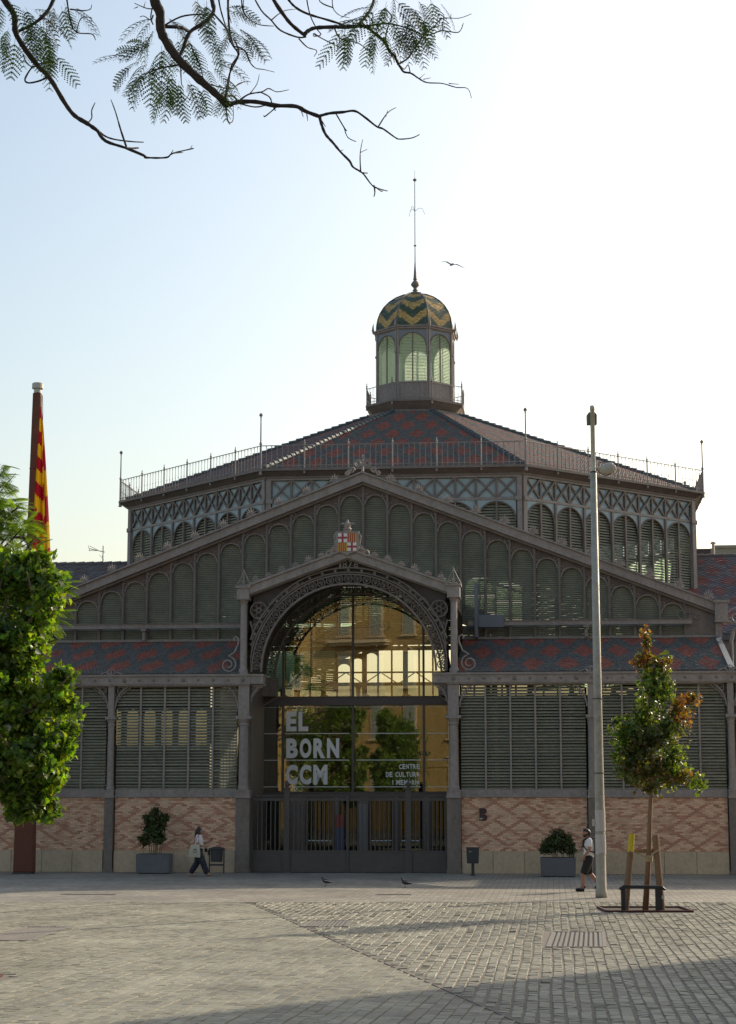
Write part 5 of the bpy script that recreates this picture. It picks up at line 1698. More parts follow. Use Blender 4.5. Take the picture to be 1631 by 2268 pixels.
leafy('foliage', cs, 14000, .095, SL, GREENS, shrubleaf, o, .2, 'stuff', .03, 14, 1.25)
m = MB()
for k in range(9):
    a_ = random.uniform(-.28, .28); m.tube([(a_ * .8, random.uniform(-.1, .1), 0), (a_, random.uniform(-.1, .1), .4), (a_ * .9, 0, .9)], [.013, .011, .006], 5)
m.build('stems', bark, o, kind='stuff')
o = empty('round_bush', (x2, y2, .632), 0, 'rounded dense dark green bush in the planter beside the walking man', 'shrub')
cs = [((0, 0, .42), (.5, .38, .40), 'd'), ((-.25, 0, .35), (.33, .3, .33), 'd'), ((.28, 0, .42), (.3, .3, .36), 'd'), ((.05, 0, .72), (.28, .25, .2), 'd'), ((-.45, 0, .25), (.2, .2, .2), 'd'), ((.45, 0, .2), (.18, .2, .18), 'd')]
leafy('foliage', cs, 20000, .07, SL, GREENS, shrubleaf, o, .2, 'stuff', .025, 14, 1.1)
m = MB()
for k in range(7): m.tube([(random.uniform(-.3, .3), 0, 0), (random.uniform(-.4, .4), 0, .4)], .01, 5)
m.build('stems', bark, o, kind='stuff')

# ------------------------------------------------------------------ litter bins
def bin_at(px, Y): return (px - 815.5) / FPX * (Y * math.cos(TILT) - CAMH * math.sin(TILT))
bl2 = mat('bin grey', (.045, .047, .052), .5, .1, .12, 3.0)
Y = 64.6; X = bin_at(480, Y)
o = empty('litter_bin', (X, Y, 0), -PHI, 'dark round-topped litter bin slung in a two legged frame left of the gate', 'litter bin', 'litter bins')
for s_ in (-1, 1):
    MB().box(s_ * .25 - .02, s_ * .25 + .02, -.03, .03, 0, .86).build('leg', bl2, o)
MB().box(-.23, .23, -.02, .02, .26, .32).build('crossbar', bl2, o)
m = MB()
n = 14
for i in range(n):
    t0, t1 = 2 * pi * i / n, 2 * pi * (i + 1) / n
    m.add([(.20 * math.cos(t0), .19 * math.sin(t0), .40), (.20 * math.cos(t1), .19 * math.sin(t1), .40), (.215 * math.cos(t1), .205 * math.sin(t1), .80), (.215 * math.cos(t0), .205 * math.sin(t0), .80)], [(0, 1, 2, 3)])
m.lathe([(.20, .39), (.20, .40)], 14)
m.build('basket', bl2, o, smooth=True)
m = MB(); m.lathe([(.225, .80), (.235, .83), (.2, .87), (.1, .9)], 14); m.build('lid', bl2, o)
MB().box(-.30, -.27, -.12, .12, .62, .80).build('side_box', bl2, o)
Y = 62.9; X = bin_at(1048, Y)
o = empty('litter_bin', (X, Y, 0), -PHI, 'small square dark litter bin on a single post right of the gate', 'litter bin', 'litter bins')
MB().box(-.05, .05, -.04, .04, .0, .42).build('post', bl2, o); MB().box(-.1, .1, -.1, .1, 0, .02).build('foot', bl2, o)
m = MB(); m.add([(-.19, -.15, .40), (.19, -.15, .40), (.19, .15, .40), (-.19, .15, .40), (-.21, -.17, .90), (.21, -.17, .90), (.21, .17, .90), (-.21, .17, .90)], [(0, 3, 2, 1), (0, 1, 5, 4), (1, 2, 6, 5), (2, 3, 7, 6), (3, 0, 4, 7)])
m.build('basket', bl2, o); MB().box(-.22, .22, -.18, .18, .90, .93).build('rim', bl2, o); MB().box(-.12, -.04, -.166, -.16, .78, .83).build('plate', cream, o)

# ------------------------------------------------------------------ lamp post with camera
LX, LYY = 6.08, 49.15
o = empty('lamp_post', (LX, LYY, 0), 0, 'tall tapering grey concrete lamp post in front of the hall', 'lamp post')
polem = mat('pole concrete', (.38, .35, .285), .55, .05, .34, 1.8, .15, 30, streak=.15)
zt = W(1321, 908, LYY).z; zc = W(1321, 1045, LYY).z
MB().lathe([(.155, 0), (.155, .16), (.138, .20), (.115, 4.5), (.085, zc)], 18).build('shaft', polem, o, smooth=True)
MB().lathe([(.066, zc - .05), (.062, zc + .02), (.058, zt), (.066, zt), (.066, zt + .09), (.05, zt + .12)], 16).build('upper_shaft', mat('pole steel', (.52, .49, .41), .45, .1, .2, 2.0, streak=.2), o, smooth=True)
p = W(1321, 925, LYY)
m = MB(); m.prism([(-.13, p.z - .17), (.13, p.z - .17), (.135, p.z + .1), (.08, p.z + .17), (-.08, p.z + .17), (-.135, p.z + .1)], .07, .25)
m.build('lamp_head', mat('lamp housing', (.16, .15, .11), .6), o, bevel=.01)
MB().lathe([(.09, zc - .03), (.09, zc + .01)], 14).build('clamp', steel_dk, o)
for i, (ya, yb) in enumerate(((1794, 1841), (1848, 1892))):
    za, zb = W(1321, yb, LYY).z, W(1321, ya, LYY).z
    m = MB(); rr = .138 - .0055 * za / 1 + .012
    n = 12; vs = []; fs = []
    for k in range(n + 1):
        t = R(-165 + 152 * k / n)
        for z in (za, zb): vs.append((rr * math.cos(t), rr * math.sin(t), z))
    for k in range(n): fs.append((2 * k, 2 * k + 2, 2 * k + 3, 2 * k + 1))
    m.add(vs, fs); pp = m.build('paper_notice', mat('notice paper%d' % i, (.52, .49, .46), .7, 0, .14, 12.0), o)
z = W(1312, 1822, LYY).z
MB().box(-.20, -.14, -.06, .06, z - .09, z + .09).build('junction_box', cream, o)
MB().box(-.05, .05, -.152, -.12, .75, 1.15).build('hatch', MATS['pole concrete'], o)
for z in (5.15, 3.2):
    MB().lathe([(.14, z), (.14, z + .02)], 14).build('wire_band', steel_dk, o)
c0 = W(1348, 1037, LYY - .1)
o = empty('surveillance_camera', (LX + .1, LYY - .1, c0.z), 0, 'beige dome surveillance camera bracketed to the lamp post', 'camera')
beige = mat('camera shell', (.46, .41, .33), .5, 0, .08)
m = MB(); m.M = Matrix.Translation((.27, 0, -.02)) @ Matrix.Rotation(R(75), 4, 'Y')
m.lathe([(.05, -.2), (.11, -.18), (.13, -.1), (.155, -.08), (.165, .05), (.15, .14), (.12, .18)], 16); m.build('housing', beige, o, smooth=False)
m = MB(); m.M = Matrix.Translation((.27, 0, -.02)) @ Matrix.Rotation(R(75), 4, 'Y')
m.lathe([(.10, .175), (.09, .2), (.05, .22), (.01, .225)], 14); m.build('dome', mat('dark dome', (.015, .015, .018), .15), o, smooth=True)
MB().tube([(-.05, 0, .0), (.05, 0, .0), (.12, 0, -.02)], .04, 8).build('arm', beige, o)
m = MB(); m.tube([(-.05, -.02, -.02), (.05, -.02, -.12), (.2, -.05, -.22), (.36, -.05, -.16), (.43, -.03, -.02)], .012, 5); m.tube([(.02, 0, .02), (.04, 0, .16), (.2, 0, .14)], .012, 5); m.build('cable', blk, o)

# ------------------------------------------------------------------ roof things behind
o = empty('television_antenna', tuple(B(-17.0, OC, 15.05)), -PHI, 'television antenna on the tiled roof ridge at left', 'antenna')
MB().tube([(0, 0, 0), (0, 0, 1.0)], .025, 5).build('mast', steel_dk, o)
m = MB(); m.tube([(-.75, 0, .85), (.1, 0, .65)], .018, 4)
for k in range(5): m.tube([(-.65 + k * .15, -.25, .83 - k * .035), (-.65 + k * .15, .25, .83 - k * .035)], .01, 4)
m.tube([(-.75, 0, 1.0), (-.3, 0, .78)], .012, 4); m.tube([(-.8, 0, .75), (-.3, 0, .74)], .012, 4); m.tube([(-.78, -.2, 1.0), (-.78, .2, .74)], .012, 4)
m.build('aerial', steel_dk, o)
MB().tube([(-.05, 0, .45), (.05, 0, .2), (-.25, .2, .55)], .01, 4).build('dipole', steel_dk, o)
conv = mat('far plaster', (.30, .27, .21), .9, 0, .12, 1.0)
o = empty('rooftop_hut', tuple(B(19.2, OC + 30, 0)), -PHI, 'flat topped plastered rooftop beyond the red tiled roof at right', 'building')
m = MB(); m.add([(-1.2, 0, 0), (9, 0, 0), (9, 8, 0), (-1.2, 8, 0), (-1.2, 0, 19.45), (9, 0, 19.45), (9, 8, 19.45), (-1.2, 8, 19.45)], [(0, 1, 5, 4), (1, 2, 6, 5), (2, 3, 7, 6), (3, 0, 4, 7), (4, 5, 6, 7)])
m.build('wall', conv, o); MB().box(-.9, 9.1, -.1, 8.1, 19.45, 19.65).build('coping', conv, o); MB().box(1, 9, -.3, -.02, 18.75, 18.9).build('gutter', steel_dk, o)
o = empty('chimney_stack', tuple(B(15.3, OC + 4, 0)), -PHI, 'pale square chimney with a dark top just right of the drum', 'chimney')
MB().box(-.45, .45, -.3, .3, 13.5, 15.6).build('stack', conv, o); MB().box(-.48, .48, -.33, .33, 15.6, 15.95).build('cap', mat('chimney cap', (.09, .07, .07), .8), o)
o = empty('vent_pipe', tuple(B(15.95, OC + 4, 0)), -PHI, 'thin capped vent pipe standing on the right roof ridge', 'pipe')
MB().tube([(0, 0, 13.5), (0, 0, 16.25)], .08, 8).build('pipe', cream, o); MB().lathe([(.15, 16.25), (.15, 16.32), (.05, 16.38)], 10).build('cap', cream, o)

# ------------------------------------------------------------------ jacaranda overhead: trunk beside the camera, boughs hanging into view
JD = 14.0
nj = empty('jacaranda_tree', (-5.6, 12.6, 0), 0, 'nearer jacaranda whose bare twisting boughs and feathery leaves hang across the top', 'tree')
NJ = Vector((-5.6, 12.6, 0))
def A_(x, y): return (x / 2.946, y / 2.946)
def B_(x, y): return (498.3 + x / 2.678, y / 2.678)
def bough(pts, conv, r0, r1, d0=0.0, d1=0.0, n=7, name='bough', parent=None, knots=True):
    q = []
    for i, p in enumerate(pts):
        t = i / max(1, len(pts) - 1)
        q.append(W(*conv(*p), JD + d0 + (d1 - d0) * t) - NJ)
    # finer, slightly knotted line
    f = []
    for i in range(len(q) - 1):
        a_ = q[max(0, i - 1)]; b2 = q[i]; c2 = q[i + 1]; d2 = q[min(len(q) - 1, i + 2)]
        k = 4
        for j in range(k):
            t = j / k
            f.append(.5 * ((2 * b2) + (c2 - a_) * t + (2 * a_ - 5 * b2 + 4 * c2 - d2) * t * t + (3 * b2 - a_ - 3 * c2 + d2) * t ** 3))
    f.append(q[-1])
    rs = [1.3 * (r0 + (r1 - r0) * i / (len(f) - 1)) * (1 + (random.uniform(-.12, .2) if knots else 0)) for i in range(len(f))]
    m_ = MB(); m_.tube(f, rs, n)
    m_.build(name, bark_dk, parent or nj, smooth=True)
    return f
k_ = .00165
b1 = bough([(-60, -160), (30, 0), (95, 100), (110, 230), (240, 420), (320, 500), (430, 680), (490, 755), (570, 805), (635, 850)], A_, .020, .0115, 0, .2)
bough([(635, 850), (690, 920), (820, 965), (940, 1015), (955, 1028), (1085, 1028), (1130, 1000), (1265, 968)], A_, .0105, .0035, .2, .4)
for pts, r0, r1 in (([(630, 845), (690, 890), (760, 912), (870, 925), (940, 928)], .007, .003), ([(825, 955), (790, 850), (755, 730), (725, 650)], .007, .0025), ([(570, 805), (600, 770), (600, 720), (622, 670)], .005, .003),
                    ([(820, 965), (860, 968), (905, 965)], .007, .005), ([(310, 505), (250, 530), (185, 540), (165, 515), (210, 440), (245, 432)], .007, .005), ([(240, 420), (330, 408), (365, 412)], .005, .003), ([(150, 350), (170, 400), (210, 440)], .004, .004),
                    ([(110, 210), (230, 150), (320, 60), (380, -80)], .010, .012), ([(430, -60), (460, 130), (500, 210), (600, 222), (625, 262)], .006, .0025), ([(400, 180), (440, 185), (420, 250)], .004, .002), ([(460, 60), (540, 70), (590, 60), (600, 30)], .005, .002), ([(500, 210), (530, 120), (595, 115), (595, 150)], .004, .002),
                    ([(1120, 1000), (1130, 980)], .004, .003), ([(1130, 1000), (1195, 995)], .004, .0025), ([(1245, 970), (1255, 950)], .003, .002)):
    bough(pts, A_, r0, r1, .2, .35, 5, 'twig')
bough([(1000, -190), (1010, 0), (1045, 80), (1050, 190), (1090, 280), (1170, 390), (1260, 480), (1350, 560), (1440, 640), (1490, 690)], A_, .031, .021, -.4, 0, 9)
bough([(-5, 610), (30, 618), (80, 605), (180, 603), (300, 625), (420, 630), (480, 660), (560, 690)], B_, .016, .0115, 0, .3)
bough([(555, 690), (620, 672), (700, 665), (770, 658), (830, 695), (900, 750), (940, 765), (1010, 815), (1040, 825), (1110, 818), (1155, 798)], B_, .0095, .003, .3, .6)
bough([(562, 690), (578, 750), (600, 800), (640, 845), (690, 905), (740, 955), (760, 990), (800, 1015), (825, 1035), (870, 1095), (900, 1115), (965, 1133)], B_, .0095, .003, .3, .1)
for pts, r0, r1 in (([(910, 752), (965, 670), (1015, 638)], .0045, .0025), ([(955, 690), (968, 655)], .003, .002), ([(660, 675), (710, 760), (722, 775), (710, 765), (730, 815), (778, 840)], .0045, .0025), ([(805, 1012), (803, 910), (818, 828)], .0045, .002), ([(803, 905), (845, 885)], .003, .002),
                    ([(885, 1100), (890, 1140), (885, 1165)], .005, .003), ([(820, 1025), (845, 1027)], .005, .004), ([(895, 1110), (930, 1135), (940, 1125)], .004, .003), ([(740, 955), (748, 962)], .005, .004), ([(685, 895), (703, 889)], .003, .002), ([(578, 720), (598, 752)], .004, .002),
                    ([(80, 602), (140, 560), (220, 545), (260, 525), (310, 545), (380, 532)], .006, .002), ([(145, 560), (190, 500), (205, 440)], .0035, .0015), ([(215, 548), (265, 575), (280, 615)], .005, .004), ([(300, 640), (240, 690), (232, 685)], .004, .003), ([(285, 625), (300, 655)], .005, .004), ([(90, 615), (180, 635), (250, 622)], .005, .004), ([(485, 665), (492, 718)], .004, .002), ([(452, 650), (465, 692)], .004, .002),
                    ([(5, 630), (20, 720), (48, 715), (50, 640)], .005, .002), ([(20, 720), (30, 735)], .005, .004),
                    ([(0, 575), (10, 570), (50, 568), (75, 600)], .006, .006), ([(5, 590), (25, 480), (40, 390), (80, 325), (50, 270), (30, 190), (22, 100), (18, -60)], .005, .007), ([(55, 275), (115, 298), (150, 370), (185, 405), (230, 412), (295, 428)], .005, .002),
                    ([(65, 510), (105, 490), (122, 482)], .003, .0015), ([(0, 470), (40, 490), (75, 530)], .004, .003)):
    bough(pts, B_, r0, r1, .1, .4, 5, 'twig')
for pts, r0, r1 in (([(1170, 370), (1195, 320), (1240, 210), (1330, 150), (1395, 80), (1385, 0), (1380, -120)], .010, .015), ([(1060, 175), (1180, 180), (1240, 210)], .010, .011), ([(1075, 165), (1180, 110), (1290, 95), (1380, 105)], .006, .004), ([(1395, 90), (1480, 190), (1500, 260), (1540, 320), (1600, 330), (1631, 400)], .006, .003),
                    ([(1190, 330), (1240, 285), (1260, 330), (1300, 420), (1335, 530)], .006, .003), ([(1180, 420), (1050, 445), (960, 480)], .006, .003), ([(1180, 440), (1185, 540), (1200, 570)], .005, .002), ([(1010, 55), (960, 55), (880, 22)], .005, .0025), ([(1000, 100), (985, 130), (940, 105), (915, 110)], .005, .002), ([(1000, 30), (985, 110), (1000, 160)], .005, .004), ([(940, 50), (950, 10)], .003, .0015), ([(900, 45), (875, 55)], .003, .002),
                    ([(1350, 545), (1500, 580), (1560, 545), (1605, 530)], .004, .002), ([(1470, 640), (1500, 480), (1560, 355), (1530, 260)], .005, .005), ([(1200, 670), (1220, 640), (1260, 655), (1250, 600)], .003, .002), ([(1420, -60), (1440, 60), (1480, 190)], .006, .004), ([(1500, -60), (1490, 60), (1510, 150)], .005, .003), ([(1595, -60), (1590, 70), (1631, 130)], .004, .002)):
    bough(pts, A_, r0, r1, -.1, .2, 5, 'twig')
bough([(240, -110), (290, 0), (350, 90), (400, 150), (480, 215)], B_, .013, .011, 0, .2)
bough([(476, 200), (500, 180), (540, 165), (640, 160), (720, 160), (830, 155), (880, 190), (950, 250), (975, 300), (1010, 340), (1030, 382)], B_, .013, .009, .2, .6)
bough([(1030, 380), (1060, 425), (1105, 435), (1150, 465), (1200, 490), (1290, 495), (1370, 518), (1440, 525), (1463, 582)], B_, .007, .002, .6, .8, 5, 'twig')
for pts, r0, r1 in (([(350, -70), (380, 0), (430, 50), (500, 85), (600, 115), (680, 140), (720, 158)], .008, .007), ([(790, 152), (850, 80), (880, 20), (900, -80)], .009, .010), ([(1035, 378), (1085, 345), (1130, 280), (1190, 200), (1240, 160), (1290, 110), (1390, 108), (1463, 82)], .0065, .002),
                    ([(840, 155), (960, 140), (1060, 160), (1190, 208), (1290, 182), (1385, 192), (1415, 137)], .0065, .0025), ([(480, 218), (430, 220), (330, 180), (275, 120), (215, 60), (150, -60)], .006, .005), ([(275, 120), (330, 75), (370, 60), (420, 55)], .004, .002), ([(440, 230), (490, 280), (545, 300), (530, 335)], .005, .002), ([(650, 165), (670, 210), (700, 235), (790, 255), (850, 300), (890, 318)], .005, .002),
                    ([(530, 200), (580, 230), (650, 265), (725, 300)], .005, .002), ([(480, -60), (490, 20), (510, 100), (545, 170), (570, 205), (530, 215), (525, 200)], .0045, .003), ([(95, -60), (105, 50), (130, 100), (200, 145), (290, 155)], .005, .003), ([(640, -60), (640, 40), (680, 90), (740, 105)], .004, .002), ([(640, 45), (565, 10), (560, -60)], .004, .004), ([(1240, 165), (1330, 135)], .0035, .002), ([(1290, 180), (1300, 85)], .0035, .002), ([(1190, 250), (1230, 266)], .003, .002), ([(950, 245), (965, 170), (990, 100), (960, 60)], .005, .004), ([(870, 110), (880, 170), (830, 155)], .005, .004), ([(1190, 210), (1180, 130), (1210, 95)], .004, .002), ([(1180, 470), (1220, 462)], .003, .002), ([(1155, 465), (1187, 438)], .003, .0015), ([(1340, 110), (1342, 80)], .003, .0015), ([(1040, 390), (1065, 410), (1088, 385), (1100, 435)], .004, .003), ([(1330, 495), (1388, 500)], .003, .002)):
    bough(pts, B_, r0, r1, .3, .7, 5, 'twig')
# limbs from the trunk to where the boughs come into view
m = MB()
fk = Vector((.5, .3, 7.2))
m.tube([(0, 0, -.03), (.15, .1, 2.5), (.1, .2, 5.0), fk], [.24, .2, .17, .15], 12)
for s_, r_ in ((W(*A_(-60, -160), JD), .021), (W(*A_(1000, -190), JD - .4), .032), (W(*B_(240, -110), JD), .014), (W(*A_(1380, -120), JD), .016), (W(*B_(900, -80), JD + .3), .011), (W(*B_(350, -70), JD + .3), .009), (W(*A_(380, -80), JD + .2), .013)):
    s_ = s_ - NJ
    m.tube([fk, fk.lerp(s_, .45) + Vector((0, 0, .9)), fk.lerp(s_, .8) + Vector((0, 0, .35)), s_], [.09, .06, r_ * 1.3, r_], 8)
m.build('trunk', bark_dk, nj, smooth=True)
FRN = frond(8, 6, .02, .35)
frm = []
for cc in ((.024, .05, .012), (.036, .07, .014), (.016, .03, .010)):
    mm = MB(); mm.add(FRN[0], FRN[1], cc); frm.append(mm.mesh('frond', leafmat('near jacaranda leaf %d' % len(frm), .45, .5, .3, (1.5, 1.5, .35))))
def put_frond(px, py, ang, L, dd):
    """tip direction ang in the picture (0 right, 90 down)"""
    p = W(px, py, JD + dd) - NJ
    d = Vector((math.cos(R(ang)), random.uniform(-.45, .45), -math.sin(R(ang)))).normalized()
    up = Vector((random.uniform(-.3, .3), random.uniform(-1.0, -.35), random.uniform(.3, 1.0))).normalized()
    x = d.cross(up).normalized(); z = x.cross(d)
    mt3 = Matrix((x, d, z)).transposed()
    o_ = obj('frond', random.choice(frm), nj, p)
    o_.rotation_euler = mt3.to_euler(); o_.scale = (L * random.uniform(.65, 1.05), L * random.uniform(.85, 1.15), L * random.uniform(.6, 1.8))
FL = [(A_, x, y, a_) for x, y, a_ in ((1000, 130, 150), (1020, 180, 130), (980, 210, 120), (1080, 100, 20), (1120, 130, 50), (930, 330, 190), (960, 300, 200), (900, 380, 175), (930, 400, 170), (880, 420, 160), (960, 420, 120), (1000, 400, 110), (1050, 380, 100), (1020, 450, 140), (960, 480, 130), (1010, 500, 120), (1060, 520, 110), (1100, 540, 100), (1120, 480, 90), (1150, 520, 85), (1180, 560, 80), (1080, 580, 110), (1130, 600, 95), (1230, 520, 70), (1290, 560, 80), (1320, 560, 90),
     (1340, 400, 10), (1380, 430, 20), (1400, 380, 0), (1350, 440, 60), (1420, 520, 80), (1450, 530, 60), (1400, 250, 80), (1430, 280, 90), (1360, 180, 60), (1420, 170, 30), (1480, 150, 60), (1480, 60, 300), (1500, 40, 20), (1330, 20, 90), (1360, 10, 100), (1290, 0, 90), (1240, 260, 80), (1260, 300, 60), (1200, 200, 100), (1160, 240, 80), (1100, 220, 60), (1540, 180, 20), (1570, 200, 30), (1600, 230, 60), (1050, 330, 120), (1000, 280, 160), (1080, 300, 100), (1180, 330, 120),
     (40, 130, 150), (60, 180, 130), (100, 250, 110), (60, 260, 120), (20, 200, 120), (150, 120, 60), (180, 160, 80), (200, 200, 90), (240, 160, 70), (260, 220, 80), (280, 200, 50), (310, 260, 70), (330, 320, 80), (350, 350, 60), (290, 120, 20), (200, 60, 20), (150, 60, 60), (300, 60, 40), (400, 40, 60), (420, 20, 90), (470, 60, 40), (20, 40, 120), (60, 0, 60), (230, 260, 100), (350, 20, 90))] + \
     [(B_, x, y, a_) for x, y, a_ in ((60, 160, 10), (80, 200, 30), (40, 190, 120), (20, 60, 30), (900, 60, 160), (860, 90, 150), (880, 40, 200), (820, 120, 170), (780, 150, 120), (880, 190, 120), (900, 220, 110), (950, 200, 90), (1000, 170, 70), (1040, 180, 80), (1090, 200, 60), (1120, 210, 70), (1150, 200, 40), (1000, 60, 60), (1050, 40, 30), (1100, 60, 40), (1150, 80, 70), (1180, 100, 80), (1150, 10, 30), (1220, 0, 60), (1260, 0, 50), (960, 40, 100), (930, 120, 140), (980, 120, 50), (1060, 110, 80), (700, 170, 110), (730, 190, 90), (20, 470, 80), (10, 520, 100), (960, 10, 100), (900, 0, 150), (1010, 0, 60))]
for cv, x, y, a_ in FL:
    for rep in range(2):
        if rep and random.random() < .4: continue
        put_frond(*cv(x + random.uniform(-25, 25) * rep, y + random.uniform(-25, 25) * rep), a_ + random.uniform(-22, 22), random.uniform(.17, .29), random.uniform(-.25, .35))

# ------------------------------------------------------------------ people, pigeons, gull
def skinned(name, J, E, m_, parent, sub=2, root=None):
    """body grown round a skeleton: J name -> (point, radius), E edges"""
    names = list(J); me = bpy.data.meshes.new(name)
    me.from_pydata([J[n][0] for n in names], [(names.index(a), names.index(b)) for a, b in E], [])
    o_ = bpy.data.objects.new(name, me); col.objects.link(o_)
    md = o_.modifiers.new('skin', 'SKIN'); md.use_smooth_shade = True
    sv = me.skin_vertices[0].data
    for i, n in enumerate(names):
        r = J[n][1]; sv[i].radius = r if isinstance(r, tuple) else (r, r)
        sv[i].use_root = (n == (root or names[0]))
    o_.modifiers.new('sub', 'SUBSURF').levels = sub
    o_.modifiers['sub'].render_levels = sub
    dg = bpy.context.evaluated_depsgraph_get()
    me2 = bpy.data.meshes.new_from_object(o_.evaluated_get(dg)); me2.name = name
    me2.materials.clear(); me2.materials.append(m_)
    me2.polygons.foreach_set('use_smooth', [True] * len(me2.polygons))
    bpy.data.objects.remove(o_); bpy.data.meshes.remove(me)
    return obj(name, me2, parent)
def chain(*n): return list(zip(n[:-1], n[1:]))
def hand(J, E, wrist, dirv, side, tag_, s_=1.0, curl=.4):
    """palm and five bent fingers beyond the wrist"""
    w = Vector(J[wrist][0]); d = Vector(dirv).normalized(); a_ = d.cross(Vector(side)).normalized()
    sd = Vector(side).normalized()
    palm = w + d * .055 * s_
    J[tag_ + 'p'] = (tuple(palm), .026 * s_); E.append((wrist, tag_ + 'p'))
    for i, (off, L) in enumerate(((-.027, .062), (-.009, .075), (.009, .08), (.027, .07))):
        k0 = palm + d * .035 * s_ + sd * off * s_; k1 = k0 + (d + a_ * curl).normalized() * L * .55 * s_; k2 = k1 + (d * .4 + a_ * curl * 2).normalized() * L * .5 * s_
        for j, kk in enumerate((k0, k1, k2)):
            J['%sf%d%d' % (tag_, i, j)] = (tuple(kk), (.010 - .001 * j) * s_)
        E.append((tag_ + 'p', '%sf%d0' % (tag_, i))); E += chain('%sf%d0' % (tag_, i), '%sf%d1' % (tag_, i), '%sf%d2' % (tag_, i))
    t0 = w + d * .03 * s_ - sd * .03 * s_; t1 = t0 + (d * .8 - sd * .6).normalized() * .04 * s_; t2 = t1 + (d + a_ * .4).normalized() * .03 * s_
    for j, kk in enumerate((t0, t1, t2)): J['%st%d' % (tag_, j)] = (tuple(kk), (.012 - .001 * j) * s_)
    E.append((wrist, tag_ + 't0')); E += chain(tag_ + 't0', tag_ + 't1', tag_ + 't2')
def head(J, E, neck, c, s_=1.0):
    x, y_, z = c
    J['h0'] = ((x - .005, y_, z - .07 * s_), .055 * s_); J['h1'] = ((x, y_, z), .083 * s_); J['h2'] = ((x - .01, y_, z + .07 * s_), .075 * s_); J['chin'] = ((x + .055 * s_, y_, z - .085 * s_), .03 * s_)
    J['nose0'] = ((x + .075 * s_, y_, z - .01), .016 * s_); J['nose'] = ((x + .102 * s_, y_, z - .025), .010 * s_)
    for q in (-1, 1):
        J['ear%d' % q] = ((x - .01, y_ + q * .082 * s_, z - .01), (.012 * s_, .022 * s_)); E.append(('h1', 'ear%d' % q))
    E += [(neck, 'h0'), ('h0', 'h1'), ('h1', 'h2'), ('h0', 'chin'), ('h1', 'nose0'), ('nose0', 'nose')]
def face(parent, c, s_, m_eye, m_lip):
    x, y_, z = c
    for q in (-1, 1):
        m_ = MB(); m_.lathe([(.002, -.008), (.009, 0), (.002, .008)], 6, (x + .074 * s_, y_ + q * .03 * s_, z + .012 * s_)); m_.build('eye', m_eye, parent)
        m_ = MB(); m_.box(x + .07 * s_, x + .085 * s_, y_ + q * .03 - .018, y_ + q * .03 + .018, z + .034 * s_, z + .040 * s_); m_.build('eyebrow', m_eye, parent)
    m_ = MB(); m_.box(x + .07 * s_, x + .089 * s_, y_ - .022, y_ + .022, z - .062 * s_, z - .052 * s_); m_.build('mouth', m_lip, parent)
skin = mat('skin', (.42, .235, .16), .55, 0, .06, 8.0); skin2 = mat('tanned skin', (.36, .18, .12), .55, 0, .06, 8.0)
hairb = mat('dark hair', (.022, .014, .012), .5, 0, .2, 20.0); white = mat('white cotton', (.74, .73, .74), .85, 0, .05, 8.0); lip = mat('lips', (.28, .08, .07), .5)
navy = mat('patterned trousers', (.020, .022, .035), .85, 0, .1, 9.0, c2=(.12, .12, .11)); black = mat('black cloth', (.018, .018, .020), .85, 0, .1, 8.0); canvas = mat('canvas', (.50, .46, .36), .9, 0, .08, 10.0)
nv = navy.node_tree.nodes
for n_ in nv:
    if n_.type == 'MAP_RANGE' and n_.inputs['To Max'].default_value == 1.0: n_.inputs['From Min'].default_value = .56; n_.inputs['From Max'].default_value = .66
# woman walking to the right
gxy = gnd(440, 1942)
wo_ = empty('person', (gxy[0], gxy[1], 0), R(-4), 'long haired person in white shirt and patterned trousers walking with a tote bag', 'person')
J = {'pel': ((0, 0, .86), .125), 'wai': ((.01, 0, 1.0), .09), 'che': ((.0, 0, 1.18), .10), 'nek': ((.0, 0, 1.36), .05),
     'hR': ((.02, -.085, .82), .10), 'kR': ((.16, -.09, .47), .062), 'aR': ((.30, -.09, .10), .038), 'tR': ((.43, -.09, .075), .03), 'heR': ((.27, -.09, .05), .03),
     'hL': ((-.02, .085, .82), .10), 'kL': ((-.05, .09, .46), .062), 'aL': ((-.28, .09, .11), .038), 'tL': ((-.17, .09, .035), .028), 'heL': ((-.31, .09, .08), .03),
     'sR': ((0, -.165, 1.31), .066), 'eR': ((-.03, -.215, 1.05), .056), 'wR': ((.20, -.17, .985), .036),
     'sL': ((0, .165, 1.31), .066), 'eL': ((.09, .205, 1.06), .056), 'wL': ((.30, .12, 1.12), .036)}
E = chain('pel', 'wai', 'che', 'nek') + chain('pel', 'hR', 'kR', 'aR', 'tR') + [('aR', 'heR')] + chain('pel', 'hL', 'kL', 'aL', 'tL') + [('aL', 'heL')] + chain('che', 'sR', 'eR', 'wR') + chain('che', 'sL', 'eL', 'wL')
head(J, E, 'nek', (.025, 0, 1.475)); hand(J, E, 'wR', (1, .1, -.05), (0, 0, 1), 'a', .9); hand(J, E, 'wL', (1, -.2, .5), (0, 1, 0), 'b', .9, .9)
skinned('body', J, E, skin, wo_, 2, 'pel')
face(wo_, (.025, 0, 1.475), 1.0, hairb, lip)
skinned('shirt', {'pel': ((0, 0, .80), .165), 'wai': ((.015, 0, 1.0), .155), 'che': ((.02, 0, 1.19), .165), 'top': ((0, 0, 1.36), .085), 'sR': ((0, -.165, 1.31), .082), 'mR': ((-.03, -.215, 1.08), .085), 'sL': ((0, .165, 1.31), .082), 'mL': ((.07, .20, 1.10), .085)}, chain('pel', 'wai', 'che', 'top') + chain('che', 'sR', 'mR') + chain('che', 'sL', 'mL'), white, wo_)
